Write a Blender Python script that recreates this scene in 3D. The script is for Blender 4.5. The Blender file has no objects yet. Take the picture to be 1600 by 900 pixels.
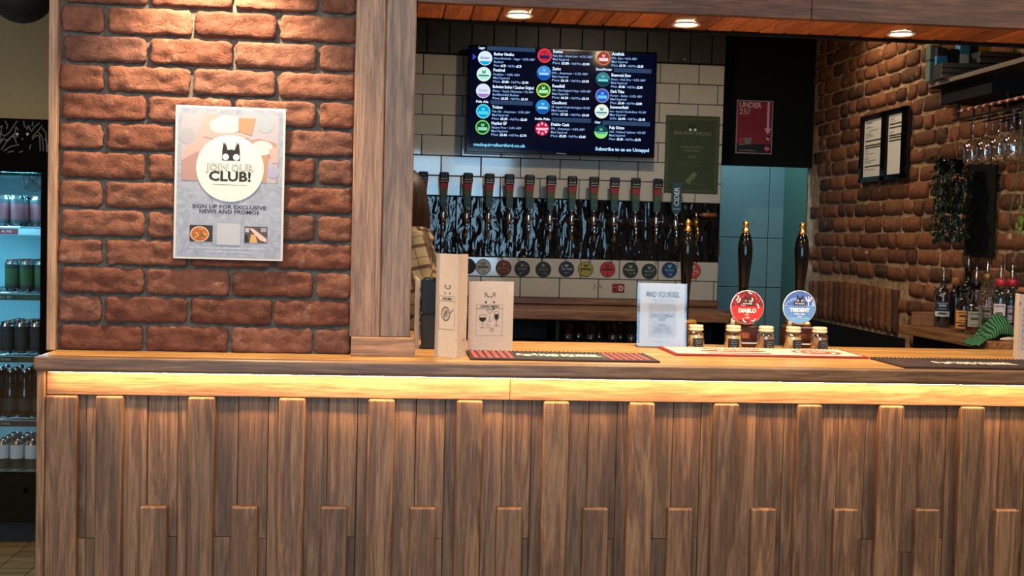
import bpy, bmesh, math, random
from mathutils import Vector, Matrix, noise
PI = math.pi
SC = bpy.context.scene
COL = SC.collection
random.seed(7)

# ------------------------------------------------------------------ camera
F_PX, YAW, PITCH, ROLL = 1850.76, .09607, -.04282, .02593
EYE = Vector((0, -3.16583, 1.4415))
fw = Vector((math.sin(YAW)*math.cos(PITCH), math.cos(YAW)*math.cos(PITCH), math.sin(PITCH)))
rt0 = Vector((math.cos(YAW), -math.sin(YAW), 0)); up0 = rt0.cross(fw)
RT = rt0*math.cos(ROLL)+up0*math.sin(ROLL); UP = up0*math.cos(ROLL)-rt0*math.sin(ROLL)
cd = bpy.data.cameras.new('camera'); cam = bpy.data.objects.new('camera', cd); COL.objects.link(cam)
cd.sensor_width = 36; cd.lens = F_PX/1600*36; cd.clip_start = .05
m = Matrix((RT, UP, -fw)).transposed().to_4x4(); m.translation = EYE
cam.matrix_world = m
SC.camera = cam

# ------------------------------------------------------------------ world, daylight, exposure
SC.view_settings.view_transform = 'Standard'; SC.view_settings.look = 'None'
SC.view_settings.gamma = 1; SC.view_settings.use_curve_mapping = False
SC.view_settings.exposure = 0.0
SC.cycles.use_denoising = True
W = bpy.data.worlds.new('sky'); SC.world = W; W.use_nodes = True
W.node_tree.nodes['Background'].inputs[0].default_value = (.55, .78, 1, 1)
W.node_tree.nodes['Background'].inputs[1].default_value = .6

def area(name, loc, rot, sx, sy, power, col, spread=PI):
    l = bpy.data.lights.new(name, 'AREA'); l.shape = 'RECTANGLE'; l.size = sx; l.size_y = sy
    l.energy = power; l.color = col; l.spread = spread
    o = bpy.data.objects.new(name, l); COL.objects.link(o); o.location = loc; o.rotation_euler = rot
    return o
def spot(name, loc, power, col, angle, blend=.6, size=.03, aim=None):
    l = bpy.data.lights.new(name, 'SPOT'); l.energy = power; l.color = col; l.spot_size = angle
    l.spot_blend = blend; l.shadow_soft_size = size
    o = bpy.data.objects.new(name, l); COL.objects.link(o); o.location = loc
    if aim: o.rotation_euler = (Vector(aim)-Vector(loc)).to_track_quat('-Z', 'Y').to_euler()
    return o
# daylight standing in the street windows of the south wall, behind the photographer
WINDOWS = [(-1.35, 1.5, .9, 2.75), (.62, 1.75, .9, 2.75)]
for cx, w, z0, z1 in WINDOWS:
    area('window_daylight', (cx, -6.16, (z0+z1)/2), (PI/2, 0, 0), w, z1-z0, 110, (.40, .72, 1))
# unseen warm lights added to brighten the bar front and the tan wall
for x, y in ((-1.8, -2.2), (-.15, -1.7), (2.3, -1.4), (-.4, -4.2), (-2.9, .3)):
    area('room_fill', (x, y, 2.86), (0, 0, 0), .22, .22, 38, (1, .84, .66))
# fill light without a fixture, added to brighten the tiles behind the bar
area('bar_fill', (1.05, 1.75, 2.70), (0, 0, 0), .12, .12, 22, (1, .8, .55))

# ------------------------------------------------------------------ helpers
def ray(px, py):
    return fw + RT*((px-800)/F_PX) - UP*((py-450)/F_PX)
def at(px, py, Y):
    d = ray(px, py); p = EYE+d*((Y-EYE.y)/d.y); return p
def atz(px, py, Z):
    d = ray(px, py); return EYE+d*((Z-EYE.z)/d.z)
def atx(px, py, X):
    d = ray(px, py); return EYE+d*((X-EYE.x)/d.x)

def link(name, data, parent=None, loc=None, rot=None):
    o = bpy.data.objects.new(name, data); COL.objects.link(o)
    if parent: o.parent = parent; o.matrix_parent_inverse = wm(parent).inverted()   # coordinates are given in the world
    if loc is not None: o.location = loc
    if rot is not None: o.rotation_euler = rot
    return o
def wm(o):
    b = Matrix.LocRotScale(o.location, o.rotation_euler, o.scale)
    return wm(o.parent) @ o.matrix_parent_inverse @ b if o.parent else b
def tag(o, label=None, cat=None, group=None, kind=None):
    if label: o['label'] = label
    if cat: o['category'] = cat
    if group: o['group'] = group
    if kind: o['kind'] = kind
    return o
def empty(name, loc, label, cat, group=None, rz=0):
    o = link(name, None, None, loc, (0, 0, rz)); o.empty_display_size = .05
    return tag(o, label, cat, group)
def copy_tree(o, parent=None):
    c = o.copy(); COL.objects.link(c)
    if parent: c.parent = parent
    for ch in o.children: copy_tree(ch, c)
    return c

class MB:
    "collects geometry for ONE mesh object"
    def __init__(s): s.bm = bmesh.new(); s.mi = 0
    def _fin(s, vs):
        for f in {f for v in vs for f in v.link_faces}: f.material_index = s.mi
        return vs
    def box(s, a, b, bev=0, seg=1):
        a, b = Vector(a), Vector(b)
        r = bmesh.ops.create_cube(s.bm, size=1)['verts']
        for v in r: v.co = Vector([(a[i]+b[i])/2+v.co[i]*(b[i]-a[i]) for i in range(3)])
        s._fin(r)
        if bev:
            es = list({e for v in r for e in v.link_edges})
            out = bmesh.ops.bevel(s.bm, geom=es, offset=bev, segments=seg, affect='EDGES', profile=.5)
            for f in out['faces']: f.material_index = s.mi
        return s
    def lathe(s, prof, seg=20, c=(0, 0, 0), axis='Z', smooth=True):
        c = Vector(c); rings = []
        def P(r, h, a):
            x, y = r*math.cos(a), r*math.sin(a)
            return c+(Vector((x, y, h)) if axis == 'Z' else Vector((x, -h, y)) if axis == 'Y' else Vector((h, x, y)))
        for r, h in prof:
            if r < 1e-6: rings.append([s.bm.verts.new(P(0, h, 0))])
            else: rings.append([s.bm.verts.new(P(r, h, 2*PI*k/seg)) for k in range(seg)])
        for A, B in zip(rings, rings[1:]):
            for k in range(seg):
                q = [A[k % len(A)], A[(k+1) % len(A)], B[(k+1) % len(B)], B[k % len(B)]]
                q = [v for i, v in enumerate(q) if v not in q[:i]]
                if len(q) > 2:
                    try:
                        f = s.bm.faces.new(q); f.material_index = s.mi; f.smooth = smooth
                    except ValueError: pass
        return s
    def tube(s, pts, r, seg=8, cap=True):
        pts = [Vector(p) for p in pts]; rings = []
        for i, p in enumerate(pts):
            t = (pts[min(i+1, len(pts)-1)]-pts[max(i-1, 0)]).normalized()
            n = t.cross(Vector((0, 0, 1)))
            if n.length < .5: n = t.cross(Vector((0, 1, 0)))
            n.normalize(); b = t.cross(n); rr = r[i] if isinstance(r, (list, tuple)) else r
            rings.append([s.bm.verts.new(p+(n*math.cos(2*PI*k/seg)+b*math.sin(2*PI*k/seg))*rr) for k in range(seg)])
        for A, B in zip(rings, rings[1:]):
            for k in range(seg):
                f = s.bm.faces.new((A[k], A[(k+1) % seg], B[(k+1) % seg], B[k])); f.smooth = True; f.material_index = s.mi
        if cap:
            for R in (rings[0][::-1], rings[-1]):
                f = s.bm.faces.new(R); f.material_index = s.mi
        return s
    def poly(s, pts, thick=None):
        "flat polygon, optionally extruded by vector thick"
        vs = [s.bm.verts.new(Vector(p)) for p in pts]; f = s.bm.faces.new(vs); f.material_index = s.mi
        if thick is not None:
            t = Vector(thick); ws = [s.bm.verts.new(Vector(p)+t) for p in pts]
            g = s.bm.faces.new(ws[::-1]); g.material_index = s.mi
            n = len(vs)
            for k in range(n):
                h = s.bm.faces.new((vs[k], ws[k], ws[(k+1) % n], vs[(k+1) % n])); h.material_index = s.mi
        return s
    def build(s, name, mats, parent=None, loc=None, rot=None, smooth=False):
        bmesh.ops.recalc_face_normals(s.bm, faces=s.bm.faces)
        me = bpy.data.meshes.new(name); s.bm.to_mesh(me); s.bm.free()
        for mt in (mats if isinstance(mats, (list, tuple)) else [mats]): me.materials.append(mt)
        if smooth:
            for p in me.polygons: p.use_smooth = True
        return link(name, me, parent, loc, rot)
def boxo(name, a, b, mat, parent=None, bev=0, seg=1):
    "a box whose origin is its own centre, so each has its own grain"
    a, b = Vector(a), Vector(b); c = (a+b)/2
    return MB().box(a-c, b-c, bev, seg).build(name, mat, parent, c)

# ---- materials
def nt(name):
    m = bpy.data.materials.new(name); m.use_nodes = True; t = m.node_tree
    return m, t, t.nodes, t.nodes['Principled BSDF']
def rgb(h):
    "sRGB triple 0-255 -> linear"
    return tuple(((c/255)/12.92 if c/255 < .04045 else ((c/255+.055)/1.055)**2.4) for c in h)+(1,)
def flat(name, c, rough=.5, metal=0, emit=0, spec=.5, coat=0):
    m, t, n, b = nt(name); c = rgb(c)
    b.inputs['Base Color'].default_value = c; b.inputs['Roughness'].default_value = rough
    b.inputs['Metallic'].default_value = metal; b.inputs['Specular IOR Level'].default_value = spec
    b.inputs['Coat Weight'].default_value = coat
    if emit:
        b.inputs['Emission Color'].default_value = c; b.inputs['Emission Strength'].default_value = emit
    return m
def node(n, kind, **kw):
    x = n.new(kind)
    for k, v in kw.items():
        if k in x.inputs.keys() if isinstance(k, str) else False: x.inputs[k].default_value = v
        else: setattr(x, k, v)
    return x
def coords(t, n, scale, rnd=40.):
    tc = n.new('ShaderNodeTexCoord'); oi = n.new('ShaderNodeObjectInfo')
    mul = n.new('ShaderNodeMath'); mul.operation = 'MULTIPLY'; mul.inputs[1].default_value = rnd
    t.links.new(oi.outputs['Random'], mul.inputs[0])
    add = n.new('ShaderNodeVectorMath'); add.operation = 'ADD'
    t.links.new(tc.outputs['Object'], add.inputs[0]); t.links.new(mul.outputs[0], add.inputs[1])
    mp = n.new('ShaderNodeMapping'); mp.inputs['Scale'].default_value = scale
    t.links.new(add.outputs[0], mp.inputs[0]); return mp.outputs[0], oi.outputs['Random'], add.outputs[0]
def ramp(n, stops):
    r = n.new('ShaderNodeValToRGB'); e = r.color_ramp.elements
    while len(e) < len(stops): e.new(.5)
    for k, (p, c) in enumerate(stops): e[k].position = p; e[k].color = c if len(c) == 4 else rgb(c)
    return r
def noise_n(t, n, vec, scale, detail=4, rough=.6, dist=0):
    x = n.new('ShaderNodeTexNoise'); x.inputs['Scale'].default_value = scale; x.inputs['Detail'].default_value = detail
    x.inputs['Roughness'].default_value = rough; x.inputs['Distortion'].default_value = dist
    t.links.new(vec, x.inputs['Vector']); return x.outputs[0]
def mixc(t, n, a, b, fac, mode='MIX'):
    x = n.new('ShaderNodeMix'); x.data_type = 'RGBA'; x.blend_type = mode
    for s, v in ((0, fac), (6, a), (7, b)):
        if hasattr(v, 'is_linked') or hasattr(v, 'links'): t.links.new(v, x.inputs[s])
        else: x.inputs[s].default_value = v
    return x.outputs[2]
def bump(t, n, b, h, strength, dist=.002):
    x = n.new('ShaderNodeBump'); x.inputs['Strength'].default_value = strength; x.inputs['Distance'].default_value = dist
    t.links.new(h, x.inputs['Height']); t.links.new(x.outputs[0], b.inputs['Normal'])
def wood(name, dark, mid, light, axis=2, rough=.45, var=.35, grain=1., hue=None):
    m, t, n, b = nt(name)
    sc = [9*grain]*3; sc[axis] = .7*grain
    v, r, raw = coords(t, n, sc)
    g1 = noise_n(t, n, v, 2.2, 5, .62, 1.4)
    sc2 = [90*grain]*3; sc2[axis] = 3.5*grain
    mp = n.new('ShaderNodeMapping'); mp.inputs['Scale'].default_value = sc2; t.links.new(raw, mp.inputs[0])
    g2 = noise_n(t, n, mp.outputs[0], 2.5, 3, .7)
    mu = n.new('ShaderNodeMath'); mu.operation = 'MULTIPLY'; mu.inputs[1].default_value = 9; t.links.new(g1, mu.inputs[0])
    pp = n.new('ShaderNodeMath'); pp.operation = 'PINGPONG'; pp.inputs[1].default_value = 1; t.links.new(mu.outputs[0], pp.inputs[0])
    fg = n.new('ShaderNodeMix'); fg.inputs[0].default_value = .20; t.links.new(g1, fg.inputs[2]); t.links.new(pp.outputs[0], fg.inputs[3])   # growth rings
    rp = ramp(n, ((.25, dark), (.5, mid), (.75, light))); t.links.new(fg.outputs[0], rp.inputs[0])
    r2 = ramp(n, ((.32, (.30, .30, .30, 1)), (.60, (1.05, 1.05, 1.05, 1)))); t.links.new(g2, r2.inputs[0])
    c = mixc(t, n, rp.outputs[0], r2.outputs[0], .75, 'MULTIPLY')
    hv = ramp(n, ((0, (1-var, 1-var, 1-var*.9, 1)), (.5, (1, .97, .93, 1)), (1, (1+var*.5, 1+var*.38, 1+var*.3, 1)))); t.links.new(r, hv.inputs[0])
    c = mixc(t, n, c, hv.outputs[0], 1., 'MULTIPLY')
    t.links.new(c, b.inputs['Base Color']); b.inputs['Roughness'].default_value = rough
    bump(t, n, b, g2, .35, .001)
    return m
def noisy(name, a, bcol, scale=30, rough=.7, bmp=.3, spec=.5, dist=.002):
    m, t, n, b = nt(name); v, r, raw = coords(t, n, (1, 1, 1)); g = noise_n(t, n, v, scale, 5, .65)
    rp = ramp(n, ((.3, a), (.7, bcol))); t.links.new(g, rp.inputs[0]); t.links.new(rp.outputs[0], b.inputs['Base Color'])
    b.inputs['Roughness'].default_value = rough; b.inputs['Specular IOR Level'].default_value = spec
    bump(t, n, b, g, bmp, dist); return m
def brickm(name, cols, smear, sm_amt, bscale=60, bs=.8, rough=.85):
    m, t, n, b = nt(name); v, r, raw = coords(t, n, (1, 1, 1))
    rp = ramp(n, [(k/(len(cols)-1), c) for k, c in enumerate(cols)]); t.links.new(r, rp.inputs[0])
    g = noise_n(t, n, v, 26, 6, .7, .4)
    r2 = ramp(n, ((.25, (.52, .5, .5, 1)), (.72, (1.12, 1.1, 1.06, 1)))); t.links.new(g, r2.inputs[0])
    c = mixc(t, n, rp.outputs[0], r2.outputs[0], 1., 'MULTIPLY')
    g3 = noise_n(t, n, v, 14, 5, .7)
    r3 = ramp(n, ((.60, (0, 0, 0, 1)), (.60+.12, (sm_amt,)*3+(1,)))); t.links.new(g3, r3.inputs[0])
    c = mixc(t, n, c, rgb(smear), r3.outputs[0])
    t.links.new(c, b.inputs['Base Color']); b.inputs['Roughness'].default_value = rough; b.inputs['Specular IOR Level'].default_value = .25
    g2 = noise_n(t, n, v, bscale, 6, .7, .8); bump(t, n, b, g2, bs, .009); return m
def glass(name, tint=(1, 1, 1), refl=.9, haze=.02, base=.06):
    m = bpy.data.materials.new(name); m.use_nodes = True; t = m.node_tree; n = t.nodes; n.clear()
    o = n.new('ShaderNodeOutputMaterial'); tr = n.new('ShaderNodeBsdfTransparent'); gl = n.new('ShaderNodeBsdfGlossy')
    tr.inputs[0].default_value = tint+(1,); gl.inputs['Roughness'].default_value = haze; gl.inputs['Color'].default_value = (refl,)*3+(1,)
    lw = n.new('ShaderNodeLayerWeight'); lw.inputs[0].default_value = .35
    r = n.new('ShaderNodeMapRange'); r.inputs['To Min'].default_value = base; r.inputs['To Max'].default_value = .9
    t.links.new(lw.outputs['Facing'], r.inputs[0]); mx = n.new('ShaderNodeMixShader')
    t.links.new(r.outputs[0], mx.inputs[0]); t.links.new(tr.outputs[0], mx.inputs[1]); t.links.new(gl.outputs[0], mx.inputs[2])
    t.links.new(mx.outputs[0], o.inputs[0]); return m
def emit(name, c, s):
    m = bpy.data.materials.new(name); m.use_nodes = True; t = m.node_tree; n = t.nodes; n.clear()
    o = n.new('ShaderNodeOutputMaterial'); e = n.new('ShaderNodeEmission'); e.inputs[0].default_value = rgb(c); e.inputs[1].default_value = s
    t.links.new(e.outputs[0], o.inputs[0]); return m

M = {}
M['front_v'] = wood('weathered_oak_upright', (76, 53, 37), (116, 86, 61), (146, 114, 84), 2, .5, .38)
M['oak_h'] = wood('oak_along', (120, 82, 52), (160, 116, 78), (186, 142, 100), 0, .45, .12)
M['counter'] = wood('counter_oak', (170, 114, 60), (204, 150, 86), (222, 174, 110), 0, .3, .1)
M['post'] = wood('post_oak', (118, 84, 62), (152, 113, 86), (174, 134, 104), 2, .5, .1)
M['post_grey'] = wood('post_oak_grey', (98, 74, 60), (134, 106, 88), (156, 124, 102), 2, .5, .05)
M['oak_h2'] = wood('pale_oak_edge', (150, 112, 84), (176, 136, 104), (194, 154, 120), 2, .5, .05)
M['beam'] = wood('beam_oak', (70, 42, 30), (98, 61, 44), (122, 80, 60), 0, .55, .12)
M['soffit'] = wood('soffit_oak', (156, 88, 46), (192, 120, 68), (216, 146, 88), 1, .45, .42)
M['backwood'] = wood('back_counter_wood', (84, 52, 32), (128, 84, 52), (164, 114, 74), 0, .4, .1)
M['darkwood'] = wood('dark_stained_boards', (9, 7, 5), (13, 10, 7), (18, 14, 10), 2, .5, .3)
M['pumpwood'] = wood('pump_mahogany', (44, 18, 12), (78, 34, 24), (104, 52, 38), 0, .3, .1)
M['floor'] = wood('floor_boards', (120, 92, 58), (160, 128, 84), (186, 154, 106), 0, .4, .2)
M['trim_oak'] = wood('trim_oak', (104, 76, 54), (138, 104, 76), (160, 124, 94), 0, .5, .1)
M['nosing'] = wood('counter_edge_oak', (96, 66, 44), (132, 96, 68), (154, 116, 84), 0, .4, .1)
M['brick'] = brickm('red_brick', ((106, 64, 51), (124, 76, 60), (138, 90, 72), (116, 78, 67)), (190, 156, 130), .4, 46, 1.)
M['mortar'] = noisy('grey_mortar', (66, 60, 54), (108, 100, 90), 60, .95, .6)
M['oldbrick'] = brickm('old_brick', ((92, 60, 42), (128, 80, 54), (146, 94, 64), (112, 72, 50), (84, 58, 44)), (196, 168, 130), .85, 50, 1.)
M['oldmortar'] = noisy('old_lime_mortar', (104, 78, 58), (182, 148, 112), 22, .95, .9, dist=.006)
M['whitetile'] = flat('white_gloss_tile', (180, 174, 163), .07, spec=.75)
M['grout'] = flat('dark_grout', (30, 28, 26), .9)
def black_tile():
    m, t, n, b = nt('black_wavy_tile'); v, r, raw = coords(t, n, (1.3, 1, .5))
    g = noise_n(t, n, v, 15, 2, .4, 1.); b.inputs['Base Color'].default_value = rgb((12, 13, 14)); b.inputs['Roughness'].default_value = .06
    b.inputs['Specular IOR Level'].default_value = .36
    bump(t, n, b, g, 1., .0065); return m
M['blacktile'] = black_tile()
M['black'] = flat('black_paint', (14, 14, 14), .6)
M['blackgloss'] = flat('black_gloss', (6, 6, 7), .12, spec=.35)
M['blacksatin'] = flat('black_satin', (12, 12, 12), .45, spec=.3)
M['blackmatte'] = flat('black_board', (9, 9, 9), .8, spec=.2)
M['teal'] = noisy('teal_panel', (98, 130, 134), (108, 142, 146), 120, .55, .1)
M['tealshade'] = noisy('teal_in_shade', (44, 84, 76), (52, 92, 84), 120, .6, .1)  # shade on the passage side wall, put into a darker teal
M['tan'] = noisy('tan_plaster', (150, 130, 96), (160, 140, 104), 200, .9, .1)
M['ceil'] = flat('ceiling_paint', (150, 142, 128), .9)
M['wallroom'] = flat('room_wall_paint', (120, 108, 92), .9)
M['darkceil'] = flat('dark_ceiling', (18, 17, 15), .9)
M['chrome'] = flat('chrome', (200, 200, 200), .15, 1)
M['brass'] = flat('brass', (222, 170, 90), .2, 1)
M['copper'] = flat('copper_spout', (190, 112, 70), .3, 1)
M['paper'] = flat('white_paper', (196, 194, 192), .8)
M['menu'] = noisy('cream_menu_card', (192, 172, 158), (200, 182, 166), 80, .8, .03)
M['ink'] = flat('black_ink', (18, 17, 17), .7)
M['greyink'] = flat('grey_ink', (120, 118, 118), .7)
M['glass'] = glass('clear_glass')
M['pane'] = glass('window_glass', base=.02)
M['acrylic'] = glass('acrylic', (.97, .97, .97), .9, .05, .014)
M['led'] = emit('led_warm', (255, 196, 130), 215)
M['lamp'] = emit('lamp_face', (255, 226, 170), 30)
M['whitetrim'] = flat('white_enamel', (230, 226, 216), .4)
M['white'] = flat('white_print', (232, 230, 226), .7)

# ---- flat print: letters and shapes lying on a sign's face
_tc = {}
def text_polys(s, bold):
    k = (s, bold)
    if k in _tc: return _tc[k]
    cu = bpy.data.curves.new('lettering', 'FONT'); cu.body = s; cu.size = 1; cu.resolution_u = 2
    if bold: cu.offset = bold
    o = bpy.data.objects.new('lettering', cu)
    COL.objects.link(o); dg = bpy.context.evaluated_depsgraph_get(); me = bpy.data.meshes.new_from_object(o.evaluated_get(dg))
    vs = [(v.co.x, v.co.y) for v in me.vertices]; fs = [tuple(p.vertices) for p in me.polygons]
    bpy.data.objects.remove(o); bpy.data.curves.remove(cu); bpy.data.meshes.remove(me)
    _tc[k] = (vs, fs); return _tc[k]
class Print:
    "coloured flat shapes on a plane: o + U*u + V*v, stacked outward along N"
    def __init__(s, o, U, V, gap=.0004):
        s.o, s.U, s.V = Vector(o), Vector(U), Vector(V); s.N = s.U.cross(s.V).normalized(); s.gap = gap
        s.vs, s.fs, s.mi, s.mats = [], [], [], []
    def mat(s, m):
        if m not in s.mats: s.mats.append(m)
        return s.mats.index(m)
    def add(s, uv, faces, m, layer):
        b = len(s.vs); k = s.mat(m)
        s.n = getattr(s, 'n', 0)+1
        s.vs += [s.o+s.U*u+s.V*v+s.N*(s.gap*(layer+1)+s.n*2e-6) for u, v in uv]
        for f in faces: s.fs.append(tuple(b+i for i in f)); s.mi.append(k)
    def poly(s, pts, m, layer=0): s.add(pts, [tuple(range(len(pts)))], m, layer)
    def rect(s, u0, v0, u1, v1, m, layer=0): s.poly(((u0, v0), (u1, v0), (u1, v1), (u0, v1)), m, layer)
    def disc(s, u, v, r, m, layer=0, ry=None, a0=0, a1=2*PI, n=28):
        ry = ry or r; s.poly([(u+r*math.cos(a0+(a1-a0)*k/n), v+ry*math.sin(a0+(a1-a0)*k/n)) for k in range(n if a1-a0 > 6.2 else n+1)], m, layer)
    def ring(s, u, v, r, w, m, layer=0, a0=0, a1=2*PI, n=28):
        p = []; f = []
        for k in range(n+1):
            a = a0+(a1-a0)*k/n; p += [(u+r*math.cos(a), v+r*math.sin(a)), (u+(r-w)*math.cos(a), v+(r-w)*math.sin(a))]
            if k: f.append((2*k-2, 2*k, 2*k+1, 2*k-1))
        s.add(p, f, m, layer)
    def line(s, a, b, w, m, layer=0):
        a, b = Vector(a), Vector(b); d = (b-a); d = Vector((-d.y, d.x)).normalized()*(w/2)
        s.poly((a-d, b-d, b+d, a+d), m, layer)
    def path(s, pts, w, m, layer=0):
        for a, b in zip(pts, pts[1:]): s.line(a, b, w, m, layer)
    def frame(s, u0, v0, u1, v1, w, m, layer=0):
        s.rect(u0, v0, u1, v0+w, m, layer); s.rect(u0, v1-w, u1, v1, m, layer); s.rect(u0, v0+w, u0+w, v1-w, m, layer); s.rect(u1-w, v0+w, u1, v1-w, m, layer)
    def text(s, t, u, v, h, m, layer=1, width=None, align='L', bold=0, slant=0, rot=0):
        "h = cap height; width = total width to fit"
        vs, fs = text_polys(t, bold)
        if not vs: return
        x0 = min(p[0] for p in vs); x1 = max(p[0] for p in vs)
        sy = h/.69; sx = width/(x1-x0) if width else sy
        off = {'L': -x0, 'C': -(x0+x1)/2, 'R': -x1}[align]
        q = [((x+off)*sx+y*sy*slant, y*sy) for x, y in vs]
        if rot: c, r = math.cos(rot), math.sin(rot); q = [(x*c-y*r, x*r+y*c) for x, y in q]
        s.add([(u+x, v+y) for x, y in q], fs, m, layer)
    def emblem(s, u, v, h, m, mw, layer=1, outline=False):
        "horned-eared animal head with two pale cheeks"
        w = h*.5
        P = ((-w, -.5*h), (-w*.98, .1*h), (-w*.92, .5*h), (-w*.72, .5*h), (-w*.45, .08*h), (0, .14*h), (w*.45, .08*h), (w*.72, .5*h), (w*.92, .5*h), (w*.98, .1*h), (w, -.5*h))
        P = [(u+a, v+b) for a, b in P]
        if outline: s.path(P[1:-1], h*.06, m, layer); [s.disc(u+k*w*.8, v-.38*h, h*.1, m, layer, n=10) for k in (-1, 1)]
        else:
            c = (u, v-.5*h); b = [c]+P
            s.add(b, [(0, i, i+1) for i in range(1, len(P))], m, layer)
            for k in (-1, 1): s.disc(u+k*w*.62, v-.3*h, h*.19, mw, layer+1, n=12)
    def build(s, name, parent=None):
        me = bpy.data.meshes.new(name); me.from_pydata([tuple(v) for v in s.vs], [], s.fs)
        for m in s.mats: me.materials.append(m)
        for p, k in zip(me.polygons, s.mi): p.material_index = k
        return link(name, me, parent)
_fc = {}
def ink(c, e=0):
    k = (tuple(c), e)
    if k not in _fc: _fc[k] = emit('lit_print', c, e) if e else flat('print_ink', c, .7)
    return _fc[k]

# ================================================================== the setting
def struct(o): o['kind'] = 'structure'; return o
XR = 2.35                       # brick wall on the right
YT = 3.158                      # face of the tiled wall
CT = 1.10                       # counter height
# floor boards near the bar are pieces; the rest of the floor is the slab under them
fl = struct(boxo('floor', (-4.6, -6.1, -.1), (2.6, 4.3, -.004), M['floor']))
for k in range(16):
    x = -2.9+k*.14
    boxo('floor_plank', (x, .2, -.006), (x+.137, 3.2, 0), M['floor'], fl, .002)
struct(boxo('ceiling', (-4.6, -6.1, 2.9), (2.6, 4.3, 3.0), M['ceil']))
struct(boxo('ceiling_bar', (-.96, .45, 2.74), (XR+.1, 4.2, 2.8), M['darkceil']))
struct(boxo('wall_left', (-4.7, -6.1, 0), (-4.6, 4.3, 2.9), M['wallroom']))
struct(boxo('wall_right', (2.6, -6.1, 0), (2.7, -.0, 2.9), M['wallroom']))
# south wall with its street windows
mb = MB(); xs = sorted((cx-w/2, cx+w/2) for cx, w, _, _ in WINDOWS); last = -4.6
for a, b in xs: mb.box((last, -6.2, .9), (a, -6.1, 2.75)); last = b
mb.box((last, -6.2, .9), (2.6, -6.1, 2.75)); mb.box((-4.6, -6.2, 0), (2.6, -6.1, .9)); mb.box((-4.6, -6.2, 2.75), (2.6, -6.1, 2.9))
struct(mb.build('wall_south', M['wallroom']))
for i, (cx, w, z0, z1) in enumerate(WINDOWS):
    wn = struct(link('window_%d' % (i+1), None, None, (cx, -6.12, z0)))
    f = MB()
    for a, b in (((cx-w/2, z0), (cx+w/2, z0+.06)), ((cx-w/2, z1-.06), (cx+w/2, z1)), ((cx-w/2, z0), (cx-w/2+.06, z1)), ((cx+w/2-.06, z0), (cx+w/2, z1)),
                 ((cx-.03, z0), (cx+.03, z1)), ((cx-w/2, z0+(z1-z0)*.68), (cx+w/2, z0+(z1-z0)*.68+.05))):
        f.box((a[0], -6.13, a[1]), (b[0], -6.08, b[1]))
    f.build('window_frame', M['blackmatte'], wn)
    MB().box((cx-w/2, -6.112, z0), (cx+w/2, -6.108, z1)).build('pane', M['pane'], wn)
# wall behind the fridge
struct(boxo('wall_north', (-4.6, 3.1, 0), (-.98, 3.2, 2.9), M['tan']))
struct(boxo('wall_partition', (-1.0, .75, 0), (-.95, 3.2, 2.9), M['wallroom']))

# ---- tiled wall behind the bar
wb = MB(); wb.box((-.95, YT+.006, 0), (1.737, YT+.12, 2.9)); wb.box((1.70, YT+.12, 0), (1.737, 3.46, 2.9))
wb = struct(wb.build('wall_back', M['grout']))
ROW = [2.3987-.10665*k for k in range(8)]          # tile row lines, top to bottom
def tile_mesh(w, h, name, bev=.0025):
    return MB().box((-w/2, -.004, -h/2), (w/2, .006, h/2), bev, 2).build(name, M['whitetile'])
_tm = {}
def tile(x0, x1, z0, z1, mat, name='tile'):
    k = (round(x1-x0, 4), round(z1-z0, 4), mat.name)
    if k not in _tm:
        w, h = x1-x0, z1-z0; b = bmesh.new(); bmesh.ops.create_cube(b, size=1)
        for v in b.verts: v.co = Vector((v.co.x*w, v.co.y*.01, v.co.z*h))
        bmesh.ops.bevel(b, geom=b.edges[:], offset=.0025, segments=1, affect='EDGES')
        me = bpy.data.meshes.new(name); b.to_mesh(me); b.free(); me.materials.append(mat); _tm[k] = me
    return link(name, _tm[k], wb, ((x0+x1)/2, YT+.003+random.uniform(-.0006, .0006), (z0+z1)/2), (random.uniform(-.006, .006), 0, random.uniform(-.006, .006)))
def white_row(z1, z0, phase):
    P = .2125; x = 1.3828+phase-P*12
    while x < 1.73:
        a, b = max(x+.002, -.62), min(x+P-.002, 1.735)
        if b-a > .015: tile(a, b, z0+.002, z1-.002, M['whitetile'])
        x += P
for k in range(7): white_row(ROW[k], ROW[k+1], 0 if k % 2 == 0 else .10625)
zb1, zb0 = ROW[7], 1.334
x = .2990-.0785*11
while x < 1.73:
    a, b = x+.0015, min(x+.077, 1.735)
    if b-a > .01: tile(a, b, zb0+.002, zb1-.002, M['blacktile'], 'black_tile')
    x += .0785
white_row(zb0, 1.2275, .02); white_row(1.2275, 1.121, .12)
x = -.7
while x < 1.73:                                        # dark boards above the tiles
    w = .118; boxo('plank', (x, YT-.012, ROW[0]+.004), (min(x+w-.003, 1.736), YT+.006, 2.9), M['darkwood'], wb, .002); x += w
for px, py in ((1046, 94), (1069.5, 77), (1070, 92), (1092, 96)):
    p = at(px, py, YT-.014); MB().lathe([(0, .004), (.006, .003), (.006, -.004)], 8, p, 'Y').build('screw', M['chrome'], wb)
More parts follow.
